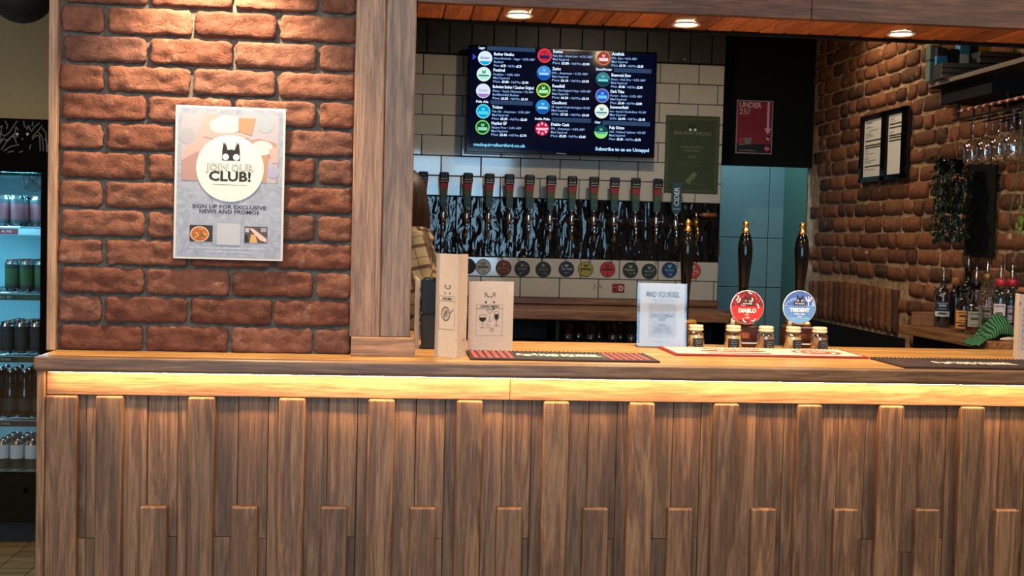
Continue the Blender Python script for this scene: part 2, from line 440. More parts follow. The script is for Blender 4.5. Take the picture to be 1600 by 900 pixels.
# ---- black bulkhead, passage with teal panels
struct(boxo('wall_bulkhead', (1.737, 3.46, 1.885), (XR, 3.52, 2.9), M['blackmatte']))
struct(boxo('trim_1', (1.737, 3.40, 0), (1.80, 3.52, 1.885), M['blackmatte']))
tp = struct(boxo('wall_passage', (1.6, 3.955, 0), (2.6, 4.05, 2.7), M['grout']))
zz = [0, .30, .795, at(1180, 449, 3.93).z, at(1180, 372, 3.93).z, at(1180, 290, 3.93).z, 2.65]
xx = [1.62, at(1200, 372, 3.93).x-.62, at(1200, 372, 3.93).x, 2.42]
for a, b in zip(xx, xx[1:]):
    for c, d in zip(zz, zz[1:]):
        if d == zz[5]: continue
        if c == zz[5]: c = zz[4]
        boxo('panel', (a+.002, 3.93, c+.002), (b-.002, 3.955, d-.002), M['teal'], tp, .002)
struct(boxo('wall_passage_side', (2.345, 3.52, 0), (2.42, 3.93, 2.7), M['tealshade']))
struct(boxo('ceiling_passage', (1.6, 3.52, 2.62), (2.5, 3.95, 2.68), M['ceil']))
area('passage_lamp', (1.95, 3.74, 2.58), (0, 0, 0), .3, .15, 15, (.72, .92, 1))
boxh = tag(boxo('door_closer_plate', (1.797, 3.39, 1.37), (1.807, 3.40, 1.46), M['chrome']), 'small pale metal strip plate on the black jamb beside the teal panels', 'plate')

# ---- old brick wall on the right: bricks up to 300 singly, the rest joined
wr = struct(boxo('wall_right_brick', (XR, .0, 0), (XR+.2, 3.56, 2.9), M['oldmortar']))
def brick_mesh(name, L, H, D, seed, nx, nz, amp, edge, mat, wav=18, rnd=.006):
    R = random.Random(seed); b = bmesh.new(); g = []
    for j in range(nz+1):
        row = []
        for i in range(nx+1):
            u, w = i/nx*2-1, j/nz*2-1
            x, z = u*L/2, w*H/2
            x += edge*noise.noise((seed*7.1, z*60, u*2))*(abs(u) > .99); z += edge*noise.noise((x*45, seed*3.3, w*2))*(abs(w) > .99)
            d = min((1-abs(u))*L/2, (1-abs(w))*H/2)
            y = -D+amp*noise.noise((x*wav, z*wav*2, seed*5.7))*1.4+(rnd*max(0, 1-d/.006)**2 if d < .006 else 0)
            if abs(u) > .99 and abs(w) > .99: x -= u*.004; z -= w*.004
            row.append(b.verts.new((x, y, z)))
        g.append(row)
    for j in range(nz):
        for i in range(nx): b.faces.new((g[j][i], g[j][i+1], g[j+1][i+1], g[j+1][i])).smooth = True
    ring = g[0][:]+[r[-1] for r in g[1:]]+g[-1][-2::-1]+[r[0] for r in g[-2:0:-1]]
    back = [b.verts.new((v.co.x, .012, v.co.z)) for v in ring]; n = len(ring)
    for k in range(n): b.faces.new((ring[(k+1) % n], ring[k], back[k], back[(k+1) % n]))
    bmesh.ops.recalc_face_normals(b, faces=b.faces)
    me = bpy.data.meshes.new(name); b.to_mesh(me); b.free(); me.materials.append(mat); return me
E_ = Vector((EYE.x, EYE.y, EYE.z))
def project(p):
    d = Vector(p)-EYE; z = d.dot(fw); return 800+F_PX*d.dot(RT)/z, 450-F_PX*d.dot(UP)/z, z
OB = {n: [brick_mesh('brick', L, .066, .009, s*11+n, nx, 2, .004, .004, M['oldbrick'], 26, .004) for s in range(7)] for n, L, nx in ((0, .212, 6), (1, .102, 3), (2, .15, 4))}
spots = []
PZ = .0765
for c in range(12, 37):
    z = .02+c*PZ; R = random.Random(c); y = 3.5-R.random()*.2; hdr = c % 2
    while y > .05:
        k = (1 if (hdr and R.random() < .8) else 0) if R.random() < .85 else 2
        if R.random() < .3: k = 1-k if k < 2 else k
        L = (.222, .112, .16)[k]
        yc = y-L/2
        ok = True
        if 1.02 < z < 1.262 and yc > 2.20: ok = False          # soldier arch
        if z < 1.02 and yc > 2.12: ok = False                   # recess under the arch
        px, py, zc = project((XR, yc, z))
        if ok and 1225 < px < 1660 and 40 < py < 580: spots.append((zc, k, yc, z+R.uniform(-.004, .004), R.uniform(-.02, .02)))
        y -= L
spots.sort()
near = [s for s in spots if not (project((XR, s[2], s[3]))[1] < 66 and project((XR, s[2], s[3]))[0] < 1440)]
solo, rest = near[:280], near[280:]+[s for s in spots if s not in near]
R_ = random.Random(77)
for zc, k, yc, z, t in solo:
    o = link('brick', OB[k][int(yc*977) % 7], wr, (XR-.0005+R_.uniform(-.003, .002), yc, z), (t*.5, t*1.5, -PI/2+t)); o.scale = (1+R_.uniform(-.04, .03), 1, 1+R_.uniform(-.10, .06))
if rest:
    b = bmesh.new()
    for zc, k, yc, z, t in rest:
        b2 = bmesh.new(); b2.from_mesh(OB[k][int(yc*977) % 5]); b2.transform(Matrix.LocRotScale(Vector((XR-.002, yc, z)), Matrix.Rotation(-PI/2+t, 3, 'Z').to_quaternion(), Vector((1, 1, 1))))
        mm = bpy.data.meshes.new('t'); b2.to_mesh(mm); b2.free(); b.from_mesh(mm); bpy.data.meshes.remove(mm)
    me = bpy.data.meshes.new('bricks'); b.to_mesh(me); b.free(); me.materials.append(M['oldbrick']); o = link('distant_bricks', me, wr); o['kind'] = 'stuff'
# flat arch of soldier bricks over a black sheet standing in for a dark recess
k = 0; y = 3.42
while y > 2.20:
    yc = y-.037; arc = .012*math.cos((yc-2.8)/.62*1.5)
    o = link('brick', OB[0][k % 5], wr, (XR-.006, yc, 1.133+arc), (0, PI/2, -PI/2), )
    o.rotation_euler = Matrix(((0, 0, -1), (-0., -1, 0), (-1, 0, 0))).to_euler() if False else (Matrix.Rotation(-PI/2, 3, 'Z') @ Matrix.Rotation(PI/2+random.uniform(-.02, .02), 3, 'Y')).to_euler()
    y -= .077; k += 1
boxo('recess_dark_sheet', (XR-.004, 2.12, .0), (XR+.001, 3.45, 1.018), M['blackmatte'], wr)  # darkness of the opening painted as a flat black sheet

# ---- front brick pier: mortar bed and its bricks
BX0, BX1, BY = -.93, -.131, .18
wf = struct(boxo('wall_front', (BX0-.002, BY+.014, CT), (BX1-.001, .5, 2.9), M['mortar']))
FB = {}
def fbrick(x0, x1, z0, z1, i):
    L = x1-x0; key = (round(L, 2), i % 6)
    if key not in FB: FB[key] = brick_mesh('brick', L, .0685, .012, 31+i % 6*3+int(L*100), max(6, int(L*110)), 8, .0052, .0046, M['brick'], 24, .0035)
    o = link('brick', FB[key], wf, ((x0+x1)/2, BY+.012, (z0+z1)/2), (random.uniform(-.012, .012), random.uniform(-.004, .006), random.uniform(-.01, .01)))
    o.scale.x = L/round(L, 4)
CZ = .0790; z = 1.1015; i = 0; r = 0
while z < 2.30:
    x = -.5765-.2312*2 if r % 2 else -.695-.2312*2
    while x < BX1:
        a, b = max(x+.0055, BX0+.003), min(x+.2312-.0055, BX1-.002)
        if b-a > .04: fbrick(a+random.uniform(-.002, .002), b+random.uniform(-.002, .002), z, z+.0685, i); i += 1
        x += .2312
    z += CZ; r += 1
struct(boxo('trim_2', (-.953, .165, CT), (BX0, .5, 2.9), M['oak_h2'], None, .002))
# boxing over the pier that carries the wall-washing lamp
struct(boxo('trim_3', (-.96, -.22, 2.36), (-.13, BY+.02, 2.5), M['beam'], None, .003))
def downlight(name, p, label, power, angle, aim=None, lampface=True, group=None, col=(1, .78, .50)):
    t = empty(name, p, label, 'light', group)
    x, y, z = p
    MB().lathe([(.030, .002), (.041, .0), (.043, -.003), (.040, -.006), (.031, -.003), (.030, .002)], 28, p).build('trim_ring', M['whitetrim'], t)
    MB().lathe([(0, -.0022), (.030, -.002)], 28, p).build('lamp_face', M['lamp'], t)
    l = spot(name+'_beam', (x, y, z-.03), power, col, angle, .8, .03, aim or (x, y+.02, 0)); l.parent = t; l.matrix_parent_inverse = wm(t).inverted()
    return t
downlight('downlight', (-.50, -.0, 2.36), 'round recessed downlight washing the red brick pier from above', 105, 1.55, (-.50, .17, 1.7))

bl = downlight('downlight', (1.37, 1.1, 2.738), 'small round ceiling lamp over the bar staff, mirrored in the television', 34, 2.6)
MB().lathe([(.028*math.sin(k*PI/8), -.012-.028*math.cos(k*PI/8)) for k in range(9)], 14, (1.37, 1.1, 2.72)).build('bulb', emit('bulb_glow', (255, 232, 190), 120), bl)
downlight('downlight', (1.93, 2.35, 2.738), 'ceiling lamp lighting the upper part of the old brick wall', 20, 1.7, (2.4, 2.38, 2.1))
# ================================================================== timber post, beam and soffit
struct(boxo('light_block_over_bar', (.0365, .19, 2.449), (XR, .44, 2.9), M['wallroom'])); struct(boxo('wall_over_post', (-.131, .19, 2.625), (.036, .44, 2.9), M['wallroom']))  # unseen wall added above the beam to block lamp reflections
post = empty('timber_post', (-.05, .2, CT), 'oak boarded post on a low plinth between brick pier and bar opening', 'post')
boxo('board', (-.131, .15, CT+.053), (-.0485, .185, 2.62), M['post'], post, .003)
boxo('core', (-.128, .186, CT), (-.0485, .46, 2.62), M['post'], post)
boxo('board', (-.0475, .152, CT+.053), (.0355, .46, 2.62), M['post_grey'], post, .003)
boxo('plinth', (-.127, .138, CT), (.0505, .152, CT+.054), M['oak_h'], post, .002)
boxo('plinth', (.0365, .153, CT), (.0505, .46, CT+.054), M['oak_h'], post, .002)
beam = empty('timber_beam', (1.1, .2, 2.088), 'long oak beam boarding above the bar opening', 'beam')
zl = 2.0865
xj = at(1268, 30, .16).x
boxo('fascia_board', (.0365, .16, zl), (xj-.0008, .185, zl+.16), M['beam'], beam, .002)
boxo('fascia_board', (xj+.0008, .16, zl), (2.6, .185, zl+.162), M['beam'], beam, .002)
boxo('fascia_board', (.0365, .158, zl+.1625), (2.6, .19, zl+.36), M['beam'], beam, .002)
soff = empty('timber_soffit', (1.1, .3, zl), 'short orange oak boards lining the underside of the beam', 'soffit')
x = .0365
while x < 2.345:
    b = min(x+.0806, 2.349); boxo('plank', (x+.0018, .1855, zl+.002+random.uniform(0, .0016)), (b-.0018, .418, zl+.016), M['soffit'], soff, .003); x += .0806
boxo('edge_strip', (.0365, .418, zl-.006), (2.349, .44, zl+.05), M['blackmatte'], soff)
boxo('backing', (.0365, .1855, zl+.017), (2.349, .44, zl+.05), M['blackmatte'], soff)
for (px, py), w in zip(((811, 23), (1072, 37), (1408, 52)), ('nearest the oak post', 'in the middle above the card sign', 'nearest the old brick wall')):
    p = atz(px, py, zl-.0005); downlight('downlight', (p.x, p.y, zl-.001), 'warm recessed downlight in the oak soffit, '+w, 50, 1.75, (p.x, p.y+.05, 0), group='downlights in the soffit')

# ================================================================== bar counter and bar front
ct = empty('counter_top', (.7, .35, CT-.04), 'long honey oak bar counter top with rounded front edge', 'counter')
def slab(name, x0, x1, y0, y1, mat, cut=False):
    bm = MB(); z0, z1 = CT-.0357, CT
    c = [(x0+(.045 if cut else 0), y1), (x1, y1), (x1, y0), (x0, y0)] if False else None
    bm.box((x0, y0, z0), (x1, y1, z1), .006, 3)
    if cut:
        for v in bm.bm.verts:
            t = max(0, (v.co.y-y0)/.18)
            if v.co.x < x0+.02: v.co.x += .030*min(1, t)
    return bm.build(name, mat, ct)
slab('nosing', -.938, XR-.001, .0, .05, M['nosing'])
ys = [.0505, .19, .33, .47, .59, .711]
for k, (a, b) in enumerate(zip(ys, ys[1:])):
    slab('plank', -.937, XR-.001, a, b-.0006, M['counter'])
bf = empty('bar_cladding', (.7, .03, 0), 'oak clad bar front with tall and short raised battens', 'bar front')
XT = at(797, 607, .03).x
boxo('trim_board', (-.912, .03, .998), (XT-.0006, .052, 1.0635), M['trim_oak'], bf, .0015)
boxo('trim_board', (XT+.0006, .03, .998), (XR-.002, .052, 1.0635), M['trim_oak'], bf, .0015)
boxo('end_board', (-.934, .018, .0), (-.9135, .70, 1.0640), M['front_v'], bf, .002)
boxo('carcass', (-.912, .066, .0), (XR-.002, .69, 1.06), M['blackmatte'], bf)
x = -.655-.0791*4; k = 0
while x < 2.34:
    a, b = max(x, -.912), min(x+.0791, XR-.002)
    if b-a > .01:
        d = random.choice((0, .001, .002, .0035))
        if k % 3 == 1 or random.random() < .25:
            zs = random.choice((.612, .616, .575)); boxo('plank', (a+.0006, .045+d, 0), (b-.0006, .066, zs-.0006), M['front_v'], bf, .0012); boxo('plank', (a+.0006, .045+d, zs+.0006), (b-.0006, .066, 1.0), M['front_v'], bf, .0012)
        else: boxo('plank', (a+.0006, .045+d, 0), (b-.0006, .066, 1.0), M['front_v'], bf, .0012)
    x += .0791; k += 1
def batten(x0, x1, z1):
    mb_ = MB(); c = Vector(((x0+x1)/2, .032, z1/2))
    mb_.box(Vector((x0, .0185, 0))-c, Vector((x1, .0462, z1))-c, .0055, 3); return mb_.build('batten', M['front_v'], bf, c)
batten(-.913, -.831, .996)
k = 0
while True:
    xc = -.7495+.2376*k-.00002*k*k
    if xc > 2.3: break
    batten(xc-.0350, xc+.0350, .9965); k += 1
k = 0
while True:
    xc = -.6330+.2374*k
    if xc > 2.3: break
    batten(xc-.0355, xc+.0355, .704); k += 1
boxo('led_channel', (-.90, .0035, 1.0606), (XR-.01, .0125, 1.0642), M['chrome'], bf); led = MB().poly([(-.90, .004, 1.0604), (XR-.01, .004, 1.0604), (XR-.01, .012, 1.0604), (-.90, .012, 1.0604)]).build('led_strip', M['led'], bf); led['label'] = 'glowing warm light strip'

# ================================================================== things on the back wall
WH = ink((236, 236, 232)); BK = M['ink']
# ---- television with the beer list
TY = 3.05
tv = empty('television', (.838, TY, 2.16), 'wide black wall television showing a lit beer list', 'television')
TX0, TX1, TZ0, TZ1 = .338, 1.340, 1.881, 2.438
MB().box((TX0, TY, TZ0), (TX1, TY+.05, TZ1), .004, 2).build('casing', M['blackgloss'], tv)
MB().box((TX0+.25, TY+.05, TZ0+.15), (TX1-.25, YT-.014, TZ1-.15)).build('wall_bracket', M['black'], tv)
def screenm():
    m, t, n, b = nt('screen'); b.inputs['Base Color'].default_value = rgb((4, 5, 9)); b.inputs['Roughness'].default_value = .07
    b.inputs['Emission Color'].default_value = rgb((8, 22, 66)); b.inputs['Emission Strength'].default_value = .22; return m
MB().box((TX0+.010, TY-.0015, TZ0+.018), (TX1-.010, TY+.001, TZ1-.010)).build('screen', screenm(), tv); scr = tv.children[-1]
MB().box((.815, TY-.003, TZ0+.005), (.865, TY, TZ0+.010)).build('badge_strip', M['chrome'], tv)
S = Print((0, TY-.0016, 0), (1, 0, 0), (0, 0, 1), .0003)
tw = ink((205, 228, 255), 1.5); tb = ink((150, 190, 250), 1.1); hb = ink((62, 88, 128), .6)
def q(px, py): p = at(px, py, TY); return p.x, p.z
LX = at(749, 76, TY).x
def beer(px, py, tx, lines, cols, style=0):
    u, v = q(px, py); r = .0375
    c0, c1, c2 = (ink(c, 1.0) for c in cols)
    S.disc(u, v, r, c0, 0)
    if style == 0: S.disc(u, v, r*.84, c1, 1); S.rect(u-r*.66, v-r*.42, u+r*.66, v+r*.02, c2, 2); S.emblem(u, v+r*.36, r*.42, c2, c0, 2)
    elif style == 1: S.disc(u, v, r*.95, c1, 1, a0=PI, a1=2*PI); S.rect(u-r*.7, v-r*.3, u+r*.7, v, c2, 2); S.emblem(u, v+r*.4, r*.4, c2, c1, 2)
    elif style == 2: S.emblem(u, v+r*.35, r*.5, c1, c2, 1); S.rect(u-r*.75, v-r*.3, u+r*.75, v-r*.08, c1, 1); S.rect(u-r*.5, v-r*.55, u+r*.5, v-r*.45, c2, 1)
    elif style == 3: S.disc(u, v, r*.9, c1, 1, a0=PI*1.15, a1=PI*1.85); S.text('Budvar', u, v-.004, .014, c2, 2, r*1.3, 'C', .02, .2)
    elif style == 4:
        for k in range(8): S.disc(u+r*.7*math.cos(k*.8), v+r*.7*math.sin(k*.8), r*.17, c1, 1, n=10)
        S.rect(u-r*.6, v-r*.25, u+r*.6, v+r*.1, c1, 2)
    u0, v0 = q(tx, py-7.6)
    for k, (tt, w) in enumerate(lines):
        h = (.0150, .0115, .0115, .0115)[k]; vv = v0-(.004, .0245, .043, .0625)[k]-.006
        if k < 3: S.text(tt, u0, vv, h, (tw, tb, tb)[k], 1, w, 'L', .022 if k == 0 else .008)
        else:
            a, b_, c, d = tt
            S.text(a, u0, vv, h, tb, 1, w*.20, 'L', .008); S.text(b_, u0+w*.24, vv, h, tw, 1, w*.20, 'L', .03)
            S.text(c, u0+w*.47, vv, h, tb, 1, w*.31, 'L', .008); S.text(d, u0+w*.81, vv, h, tw, 1, w*.19, 'L', .03)
MS = ('Mad Squirrel', .085)
def price(a, b, w=.185, p='Pint'): return ((p, a, '- Half Pint', b), w)
beer(758, 91, 772, (('Budvar Nealko', .105), ('Non-Alcoholic - Lager \u2022 0.5% ABV', .215), ('Budvar', .052), price('\u00a35', '\u00a33', .145)), ((226, 240, 250), (0, 170, 226), (60, 120, 190)), 3)
beer(756, 116, 771, (('Festival', .060), ('Festbier \u2022 4.8% ABV', .140), MS, price('\u00a35.80', '\u00a32.90')), ((214, 246, 232), (30, 140, 140), (120, 200, 190)), 2)
beer(755, 142, 770, (('Budweiser Budvar / Czechvar Original', .215), ('Pilsner - Czech / Bohemian \u2022 5% ABV', .215), ('Bud\u011bjovick\u00fd Budvar', .14), price('\u00a36.20', '\u00a33.10')), ((226, 232, 250), (170, 120, 200), (150, 170, 220)), 3)
beer(755, 174, 769, (('Trident', .055), ('Pale Ale - American \u2022 3.9% ABV', .200), MS, price('\u00a35.20', '\u00a32.60')), ((120, 226, 240), (0, 160, 214), (90, 220, 236)), 0)
beer(754, 199, 768, (('Hopfest GF', .080), ('Gluten Free \u2022 3.6% ABV', .158), MS, price('\u00a35.40', '\u00a32.70')), ((140, 220, 110), (10, 84, 40), (150, 220, 190)), 0)
beer(851, 87, 864, (('Sumo', .052), ('Pale Ale - American \u2022 4.7% ABV', .210), MS, price('\u00a35.80', '\u00a32.90', .195)), ((240, 70, 80), (200, 40, 60), (30, 40, 90)), 0)
beer(850, 114, 863, (('Zealot', .045), ('IPA - American \u2022 5.2% ABV', .190), MS, price('\u00a36.10', '\u00a33.05', .195)), ((70, 150, 226), (20, 80, 180), (170, 220, 250)), 1)
beer(849, 141, 863, (('Roadkill', .065), ('IPA - New England / Hazy \u2022 6.0% ABV', .205), MS, price('\u00a36.20', '\u00a33.10', .195)), ((216, 240, 100), (40, 110, 50), (180, 240, 180)), 0)
beer(848, 167, 862, (('Cloudburst', .080), ('NE - Imperial / Double New England \u2022 8% ABV', .205), MS, price('\u00a37.20', '\u00a33.60', .20, '2/3 Pint')), ((40, 140, 214), (20, 90, 170), (170, 230, 250)), 1)
beer(847, 201, 861, (('Diablo Cask', .098), ('IPA - American \u2022 4.8% ABV', .180), MS, price('\u00a35.20', '\u00a32.60', .185)), ((190, 30, 70), (246, 190, 214), (120, 20, 60)), 4)
beer(943, 91, 956, (('Antifolk', .068), ('IPA - Rye \u2022 4.5% ABV', .135), MS, price('\u00a35.70', '\u00a32.85', .17)), ((214, 120, 80), (150, 60, 50), (240, 220, 220)), 0)
beer(942, 124, 955, (('Shamrock Slow', .105), ('Stout - Irish Dry \u2022 4.5% ABV', .185), MS, price('\u00a35.80', '\u00a32.90', .17)), ((60, 130, 140), (20, 60, 70), (120, 226, 230)), 1)
beer(941, 149.5, 954, (('Dark Tides', .073), ('Porter - Baltic \u2022 5.0% ABV', .170), MS, price('\u00a35.60', '\u00a32.80', .17)), ((150, 130, 200), (30, 90, 190), (110, 200, 240)), 0)
beer(940, 174, 953, (('Summerfield', .098), ('Sour - Imperial / Double Berry \u2022 5% ABV', .195), MS, price('\u00a36.90', '\u00a33.45', .19, '2/3 Pint')), ((240, 244, 226), (60, 150, 170), (110, 200, 210)), 2)
beer(939, 206, 952, (('Pulp Kitten', .080), ('Cider - Traditional / Apfelwein \u2022 4.8% ABV', .195), MS, price('\u00a35.50', '\u00a32.75', .17)), ((20, 70, 80), (150, 236, 120), (90, 170, 160)), 1)
for px, py, x1, t, w in ((748, 74.5, 835, 'Lager', .034), (744, 158.5, 833, 'Pale Ale', .064), (836, 185.5, 924, 'India Pale', .078), (931, 108, 1019, 'Stout/Porter', .086), (929, 191, 1016, 'Cider', .032)):
    u, v = q(px, py); u1 = u+.297
    S.rect(u+w+.01, v-.012, u1, v+.010, hb, 0); S.text(t, u, v-.006, .0125, tw, 1, w, 'L', .02)
u, v = q(740, 226); S.text('madsquirrelhertford.co.uk', u, v-.006, .016, ink((130, 214, 255), 1.2), 1, .272, 'L', .02)
u, v = q(930, 233); S.text('Subscribe to us on Untappd', u, v-.006, .017, ink((170, 215, 255), 1.4), 1, .288, 'L', .025)
u, v = q(741, 89); S.poly(((u-.008, v+.016), (u+.012, v), (u-.008, v-.016)), ink((60, 90, 220), .8), 0)
S.build('beer_list_print', next(c_ for c_ in tv.children if c_.name.startswith('screen')))

# ---- green specials poster and red age poster
def sheet(name, x0, x1, z0, z1, Y, mat, label, cat='poster', tilt=0, t=.0012, parent=None):
    e = empty(name, ((x0+x1)/2, Y, (z0+z1)/2), label, cat) if label else parent
    MB().box((x0, Y-t, z0), (x1, Y, z1)).build('sheet', mat, e); return e
p0, p1 = at(1041, 180, YT-.004), at(1120, 304, YT-.004); w = .298
gx0 = (at(1041, 180, YT-.004).x+at(1036.6, 302, YT-.004).x)/2
gz1, gz0 = p0.z+.002, p1.z+.002; gx1 = gx0+w
G = sheet('specials_poster', gx0, gx1, gz0, gz1, YT-.0035, ink((44, 56, 26)), 'dark green printed specials poster on the white tiles beside the television')
S = Print((gx0, YT-.0048, gz0), (1, 0, 0), (0, 0, 1)); gh = gz1-gz0; lt = ink((112, 120, 78)); mid = ink((70, 84, 44))
S.rect(.028, .028, w-.028, gh-.032, ink((38, 52, 22)), 0)
R = random.Random(3)
for k in range(46):
    for a in (.013, w-.013): S.rect(a-.006*R.random()-.002, .012+k*.0088, a+.006*R.random()+.002, .012+k*.0088+.004, mid, 0)
for k in range(30):
    for a in (.014, gh-.016): S.rect(.02+k*.0088, a-.003-.004*R.random(), .02+k*.0088+.005, a+.003, mid, 0)
S.emblem(w/2, gh-.063, .042, BK, ink((200, 200, 180)), 1)
S.text('BEER FROST SPECIALS', w/2, gh-.103, .017, lt, 1, .205, 'C', .012)
S.text('CIDER MERITINEZ', w/2, gh-.175, .012, lt, 1, .13, 'C'); S.text('WHIZZ-BANG', w/2, gh-.194, .012, lt, 1, .085, 'C')
S.text('\u00a35.95', w/2, gh-.229, .015, lt, 1, .04, 'C')
S.text('available while stocks last, ask at the bar', w/2, gh-.255, .007, mid, 1, .14, 'C'); S.text('please tell us about any allergies', w/2, gh-.270, .007, mid, 1, .13, 'C')
c, s_ = math.cos(.85), math.sin(.85)
def rr(u, v): return (w/2+u*c-v*s_, gh-.335+u*s_+v*c)
S.poly([rr(-.034, -.012), rr(.034, -.012), rr(.034, .012), rr(-.034, .012)], lt, 1); S.poly([rr(-.030, -.009), rr(.030, -.009), rr(.030, .009), rr(-.030, .009)], mid, 2)
S.path([rr(-.024, -.006), rr(-.01, .006), rr(.004, -.006), rr(.018, .006), rr(.026, -.004)], .004, lt, 3)
S.text('available until 31st january', w/2, .048, .009, mid, 1, .15, 'C'); S.build('print', G)

Y = 3.459
ax0, ax1, az0, az1 = at(1150, 200, Y).x, at(1207, 200, Y).x, at(1178, 240.3, Y).z, at(1178, 156.8, Y).z; w, h = ax1-ax0, az1-az0
A = sheet('age_check_poster', ax0, ax1, az0, az1, Y, ink((150, 130, 134)), 'red UNDER 25 age check poster on the black bulkhead')
S = Print((ax0, Y-.0013, az0), (1, 0, 0), (0, 0, 1)); e = .006
S.rect(e, e, w-e, h-e, ink((136, 20, 42)), 0); S.rect(e, e, w-e, h*.185, ink((20, 14, 16)), 1); pk = ink((214, 172, 176))
S.text('UNDER', .016, h-.042, .030, pk, 2, w*.6, 'L', .03); S.text('25?', .016, h-.080, .030, pk, 2, w*.29, 'L', .01)
for k in range(5): S.text(('CHALLENGE 25', 'if you are lucky enough to', 'look under 25 you will be', 'asked to prove that you are', 'over 18 when you buy alcohol')[k], .020, h-.105-k*.017, .007, ink((70, 10, 22)), 2, w*.66-(k == 0)*.06, 'L')
S.rect(w*.84, h*.46, w*.90, h-.008, pk, 2); S.poly(((w*.77, h*.48), (w*.97, h*.48), (w*.87, h*.37)), pk, 2)
S.disc(w*.87, h*.285, .013, ink((20, 14, 16)), 2); S.poly(((w*.82, h*.28), (w*.90, h*.25), (w*.93, h*.29), (w*.85, h*.32)), ink((190, 170, 160)), 3)
S.disc(w*.86, h*.10, .015, ink((196, 44, 60)), 2); S.rect(w*.80, h*.095, w*.92, h*.115, pk, 3)
S.poly(((w*.10, h*.15), (w*.42, h*.18), (w*.44, h*.31), (w*.12, h*.27)), ink((120, 110, 112)), 2); S.poly(((w*.13, h*.17), (w*.24, h*.18), (w*.25, h*.27), (w*.14, h*.26)), ink((150, 30, 54)), 3)
S.text('www.challenge25.org', w*.10, h*.055, .006, pk, 2, w*.45, 'L'); S.build('print', A)

# ---- beer taps on the black tiles
tapred, tapgreen, tapteal = ink((128, 34, 44)), ink((60, 74, 44)), ink((34, 70, 76))
def make_tap():
    t = empty('beer_tap', (0, 0, 0), 'x', 'beer tap', 'beer taps on the black tile band')
    MB().lathe([(0, .0), (.026, .0), (.026, .006), (.012, .010), (.012, .075), (.016, .078), (.016, .096), (0, .100)], 16, (0, 0, 0), 'Y').build('shank', M['chrome'], t)
    mb = MB(); mb.tube([(0, -.088, .0), (0, -.100, -.02), (0, -.112, -.05), (0, -.114, -.115)], [.011, .010, .008, .007], 10); mb.lathe([(0, .026), (.013, .024), (.016, .012), (.013, 0), (.016, -.012), (.012, -.022), (0, -.024)], 14, (0, -.088, 0)); mb.build('spout', M['chrome'], t)
    MB().tube([(.01, -.088, 0), (.034, -.088, .001)], .004, 8).lathe([(0, .006), (.007, .003), (.007, -.003), (0, -.006)], 10, (.036, -.088, 0)).build('flow_lever', M['chrome'], t)
    MB().lathe([(.007, .02), (.008, .040), (.011, .046), (.008, .052)], 12, (0, -.088, 0)).build('collar', M['chrome'], t)
    h = MB(); o = Vector((0, -.088, .050))
    def seg(z0, z1, w0, w1, d0, d1, mi):
        h.mi = mi; b = h.bm; r = []
        for z, w, d in ((z0, w0, d0), (z1, w1, d1)): r.append([b.verts.new(o+Vector(p)) for p in ((-w, -d*.8, z), (-w*.8, -d, z), (w*.8, -d, z), (w, -d*.8, z), (w, d, z), (-w, d, z))])
        for k in range(6): b.faces.new((r[0][k], r[0][(k+1) % 6], r[1][(k+1) % 6], r[1][k])).material_index = mi
        b.faces.new(r[0][::-1]).material_index = mi; b.faces.new(r[1]).material_index = mi
    seg(0, .058, .017, .019, .012, .013, 2); seg(.058, .092, .019, .0205, .013, .014, 1); seg(.092, .122, .0205, .0235, .014, .015, 0)
    hh = h.build('handle', [tapred, tapgreen, tapteal], t)
    MB().box(o+Vector((-.0255, -.017, .122)), o+Vector((.0255, .017, .178)), .008, 3).build('handle_cap', M['blacksatin'], hh)
    S = Print(o+Vector((0, -.0172, 0)), (1, 0, 0), (0, 0, 1)); S.rect(-.021, .128, .021, .131, ink((190, 180, 170)), 0)
    S.path(((-.016, .139), (-.012, .147), (-.006, .142), (.006, .142), (.012, .147), (.016, .139)), .002, ink((190, 180, 170)), 0)
    S.path(((-.017, .02), (-.004, .034), (.010, .018), (.017, .03)), .002, ink((90, 110, 100)), 0); S.path(((-.017, .075), (0, .064), (.018, .08)), .002, ink((120, 120, 70)), 0)
    S.build('print', hh); return t
nth = ['first', 'second', 'third', 'fourth', 'fifth', 'sixth', 'seventh', 'eighth', 'ninth', 'tenth', 'eleventh', 'twelfth']
proto = make_tap(); TAPX = (660.5, 692, 729, 763, 795.5, 825.6, 859, 893, 927.5, 959, 992.5, 1025)
for i, px in enumerate(TAPX):
    t = proto if i == 0 else copy_tree(proto); p = at(px, 350+(px-660)*.03, 3.06); t.location = (p.x, YT-.004, 1.545); t.rotation_euler.y = random.uniform(-.02, .02)
    t['label'] = nth[i]+' beer tap from the oak post, black cap over red and green handle'
b = copy_tree(proto); b.name = 'beer_tap'; p = at(1056, 352, 3.06); b.location = (p.x, YT-.004, 1.535)
b['label'] = 'beer tap with a broad blue rounded handle and white lettering'
for c_ in list(b.children):
    if c_.name.startswith('handle'):
        for g_ in list(c_.children): bpy.data.objects.remove(g_)
        bpy.data.objects.remove(c_)
o = Vector((p.x, YT-.092, 1.585))
blue = ink((30, 66, 84)); mb = MB(); mb.poly([(o.x+a, o.y-.008, o.z+c) for a, c in ((-.012, 0), (.012, 0), (.026, .025), (.026, .160), (.020, .172), (-.020, .172), (-.026, .160), (-.026, .025))], (0, .016, 0)); mb.build('handle', M['blackgloss'] if False else blue, b)
S = Print(o+Vector((0, -.0085, 0)), (1, 0, 0), (0, 0, 1)); pw = ink((196, 206, 200))
S.text('CIDER', .012, .045, .026, pw, 0, .10, 'L', .02, .1, PI/2); S.rect(-.02, .028, .02, .031, pw, 0); S.build('print', b)
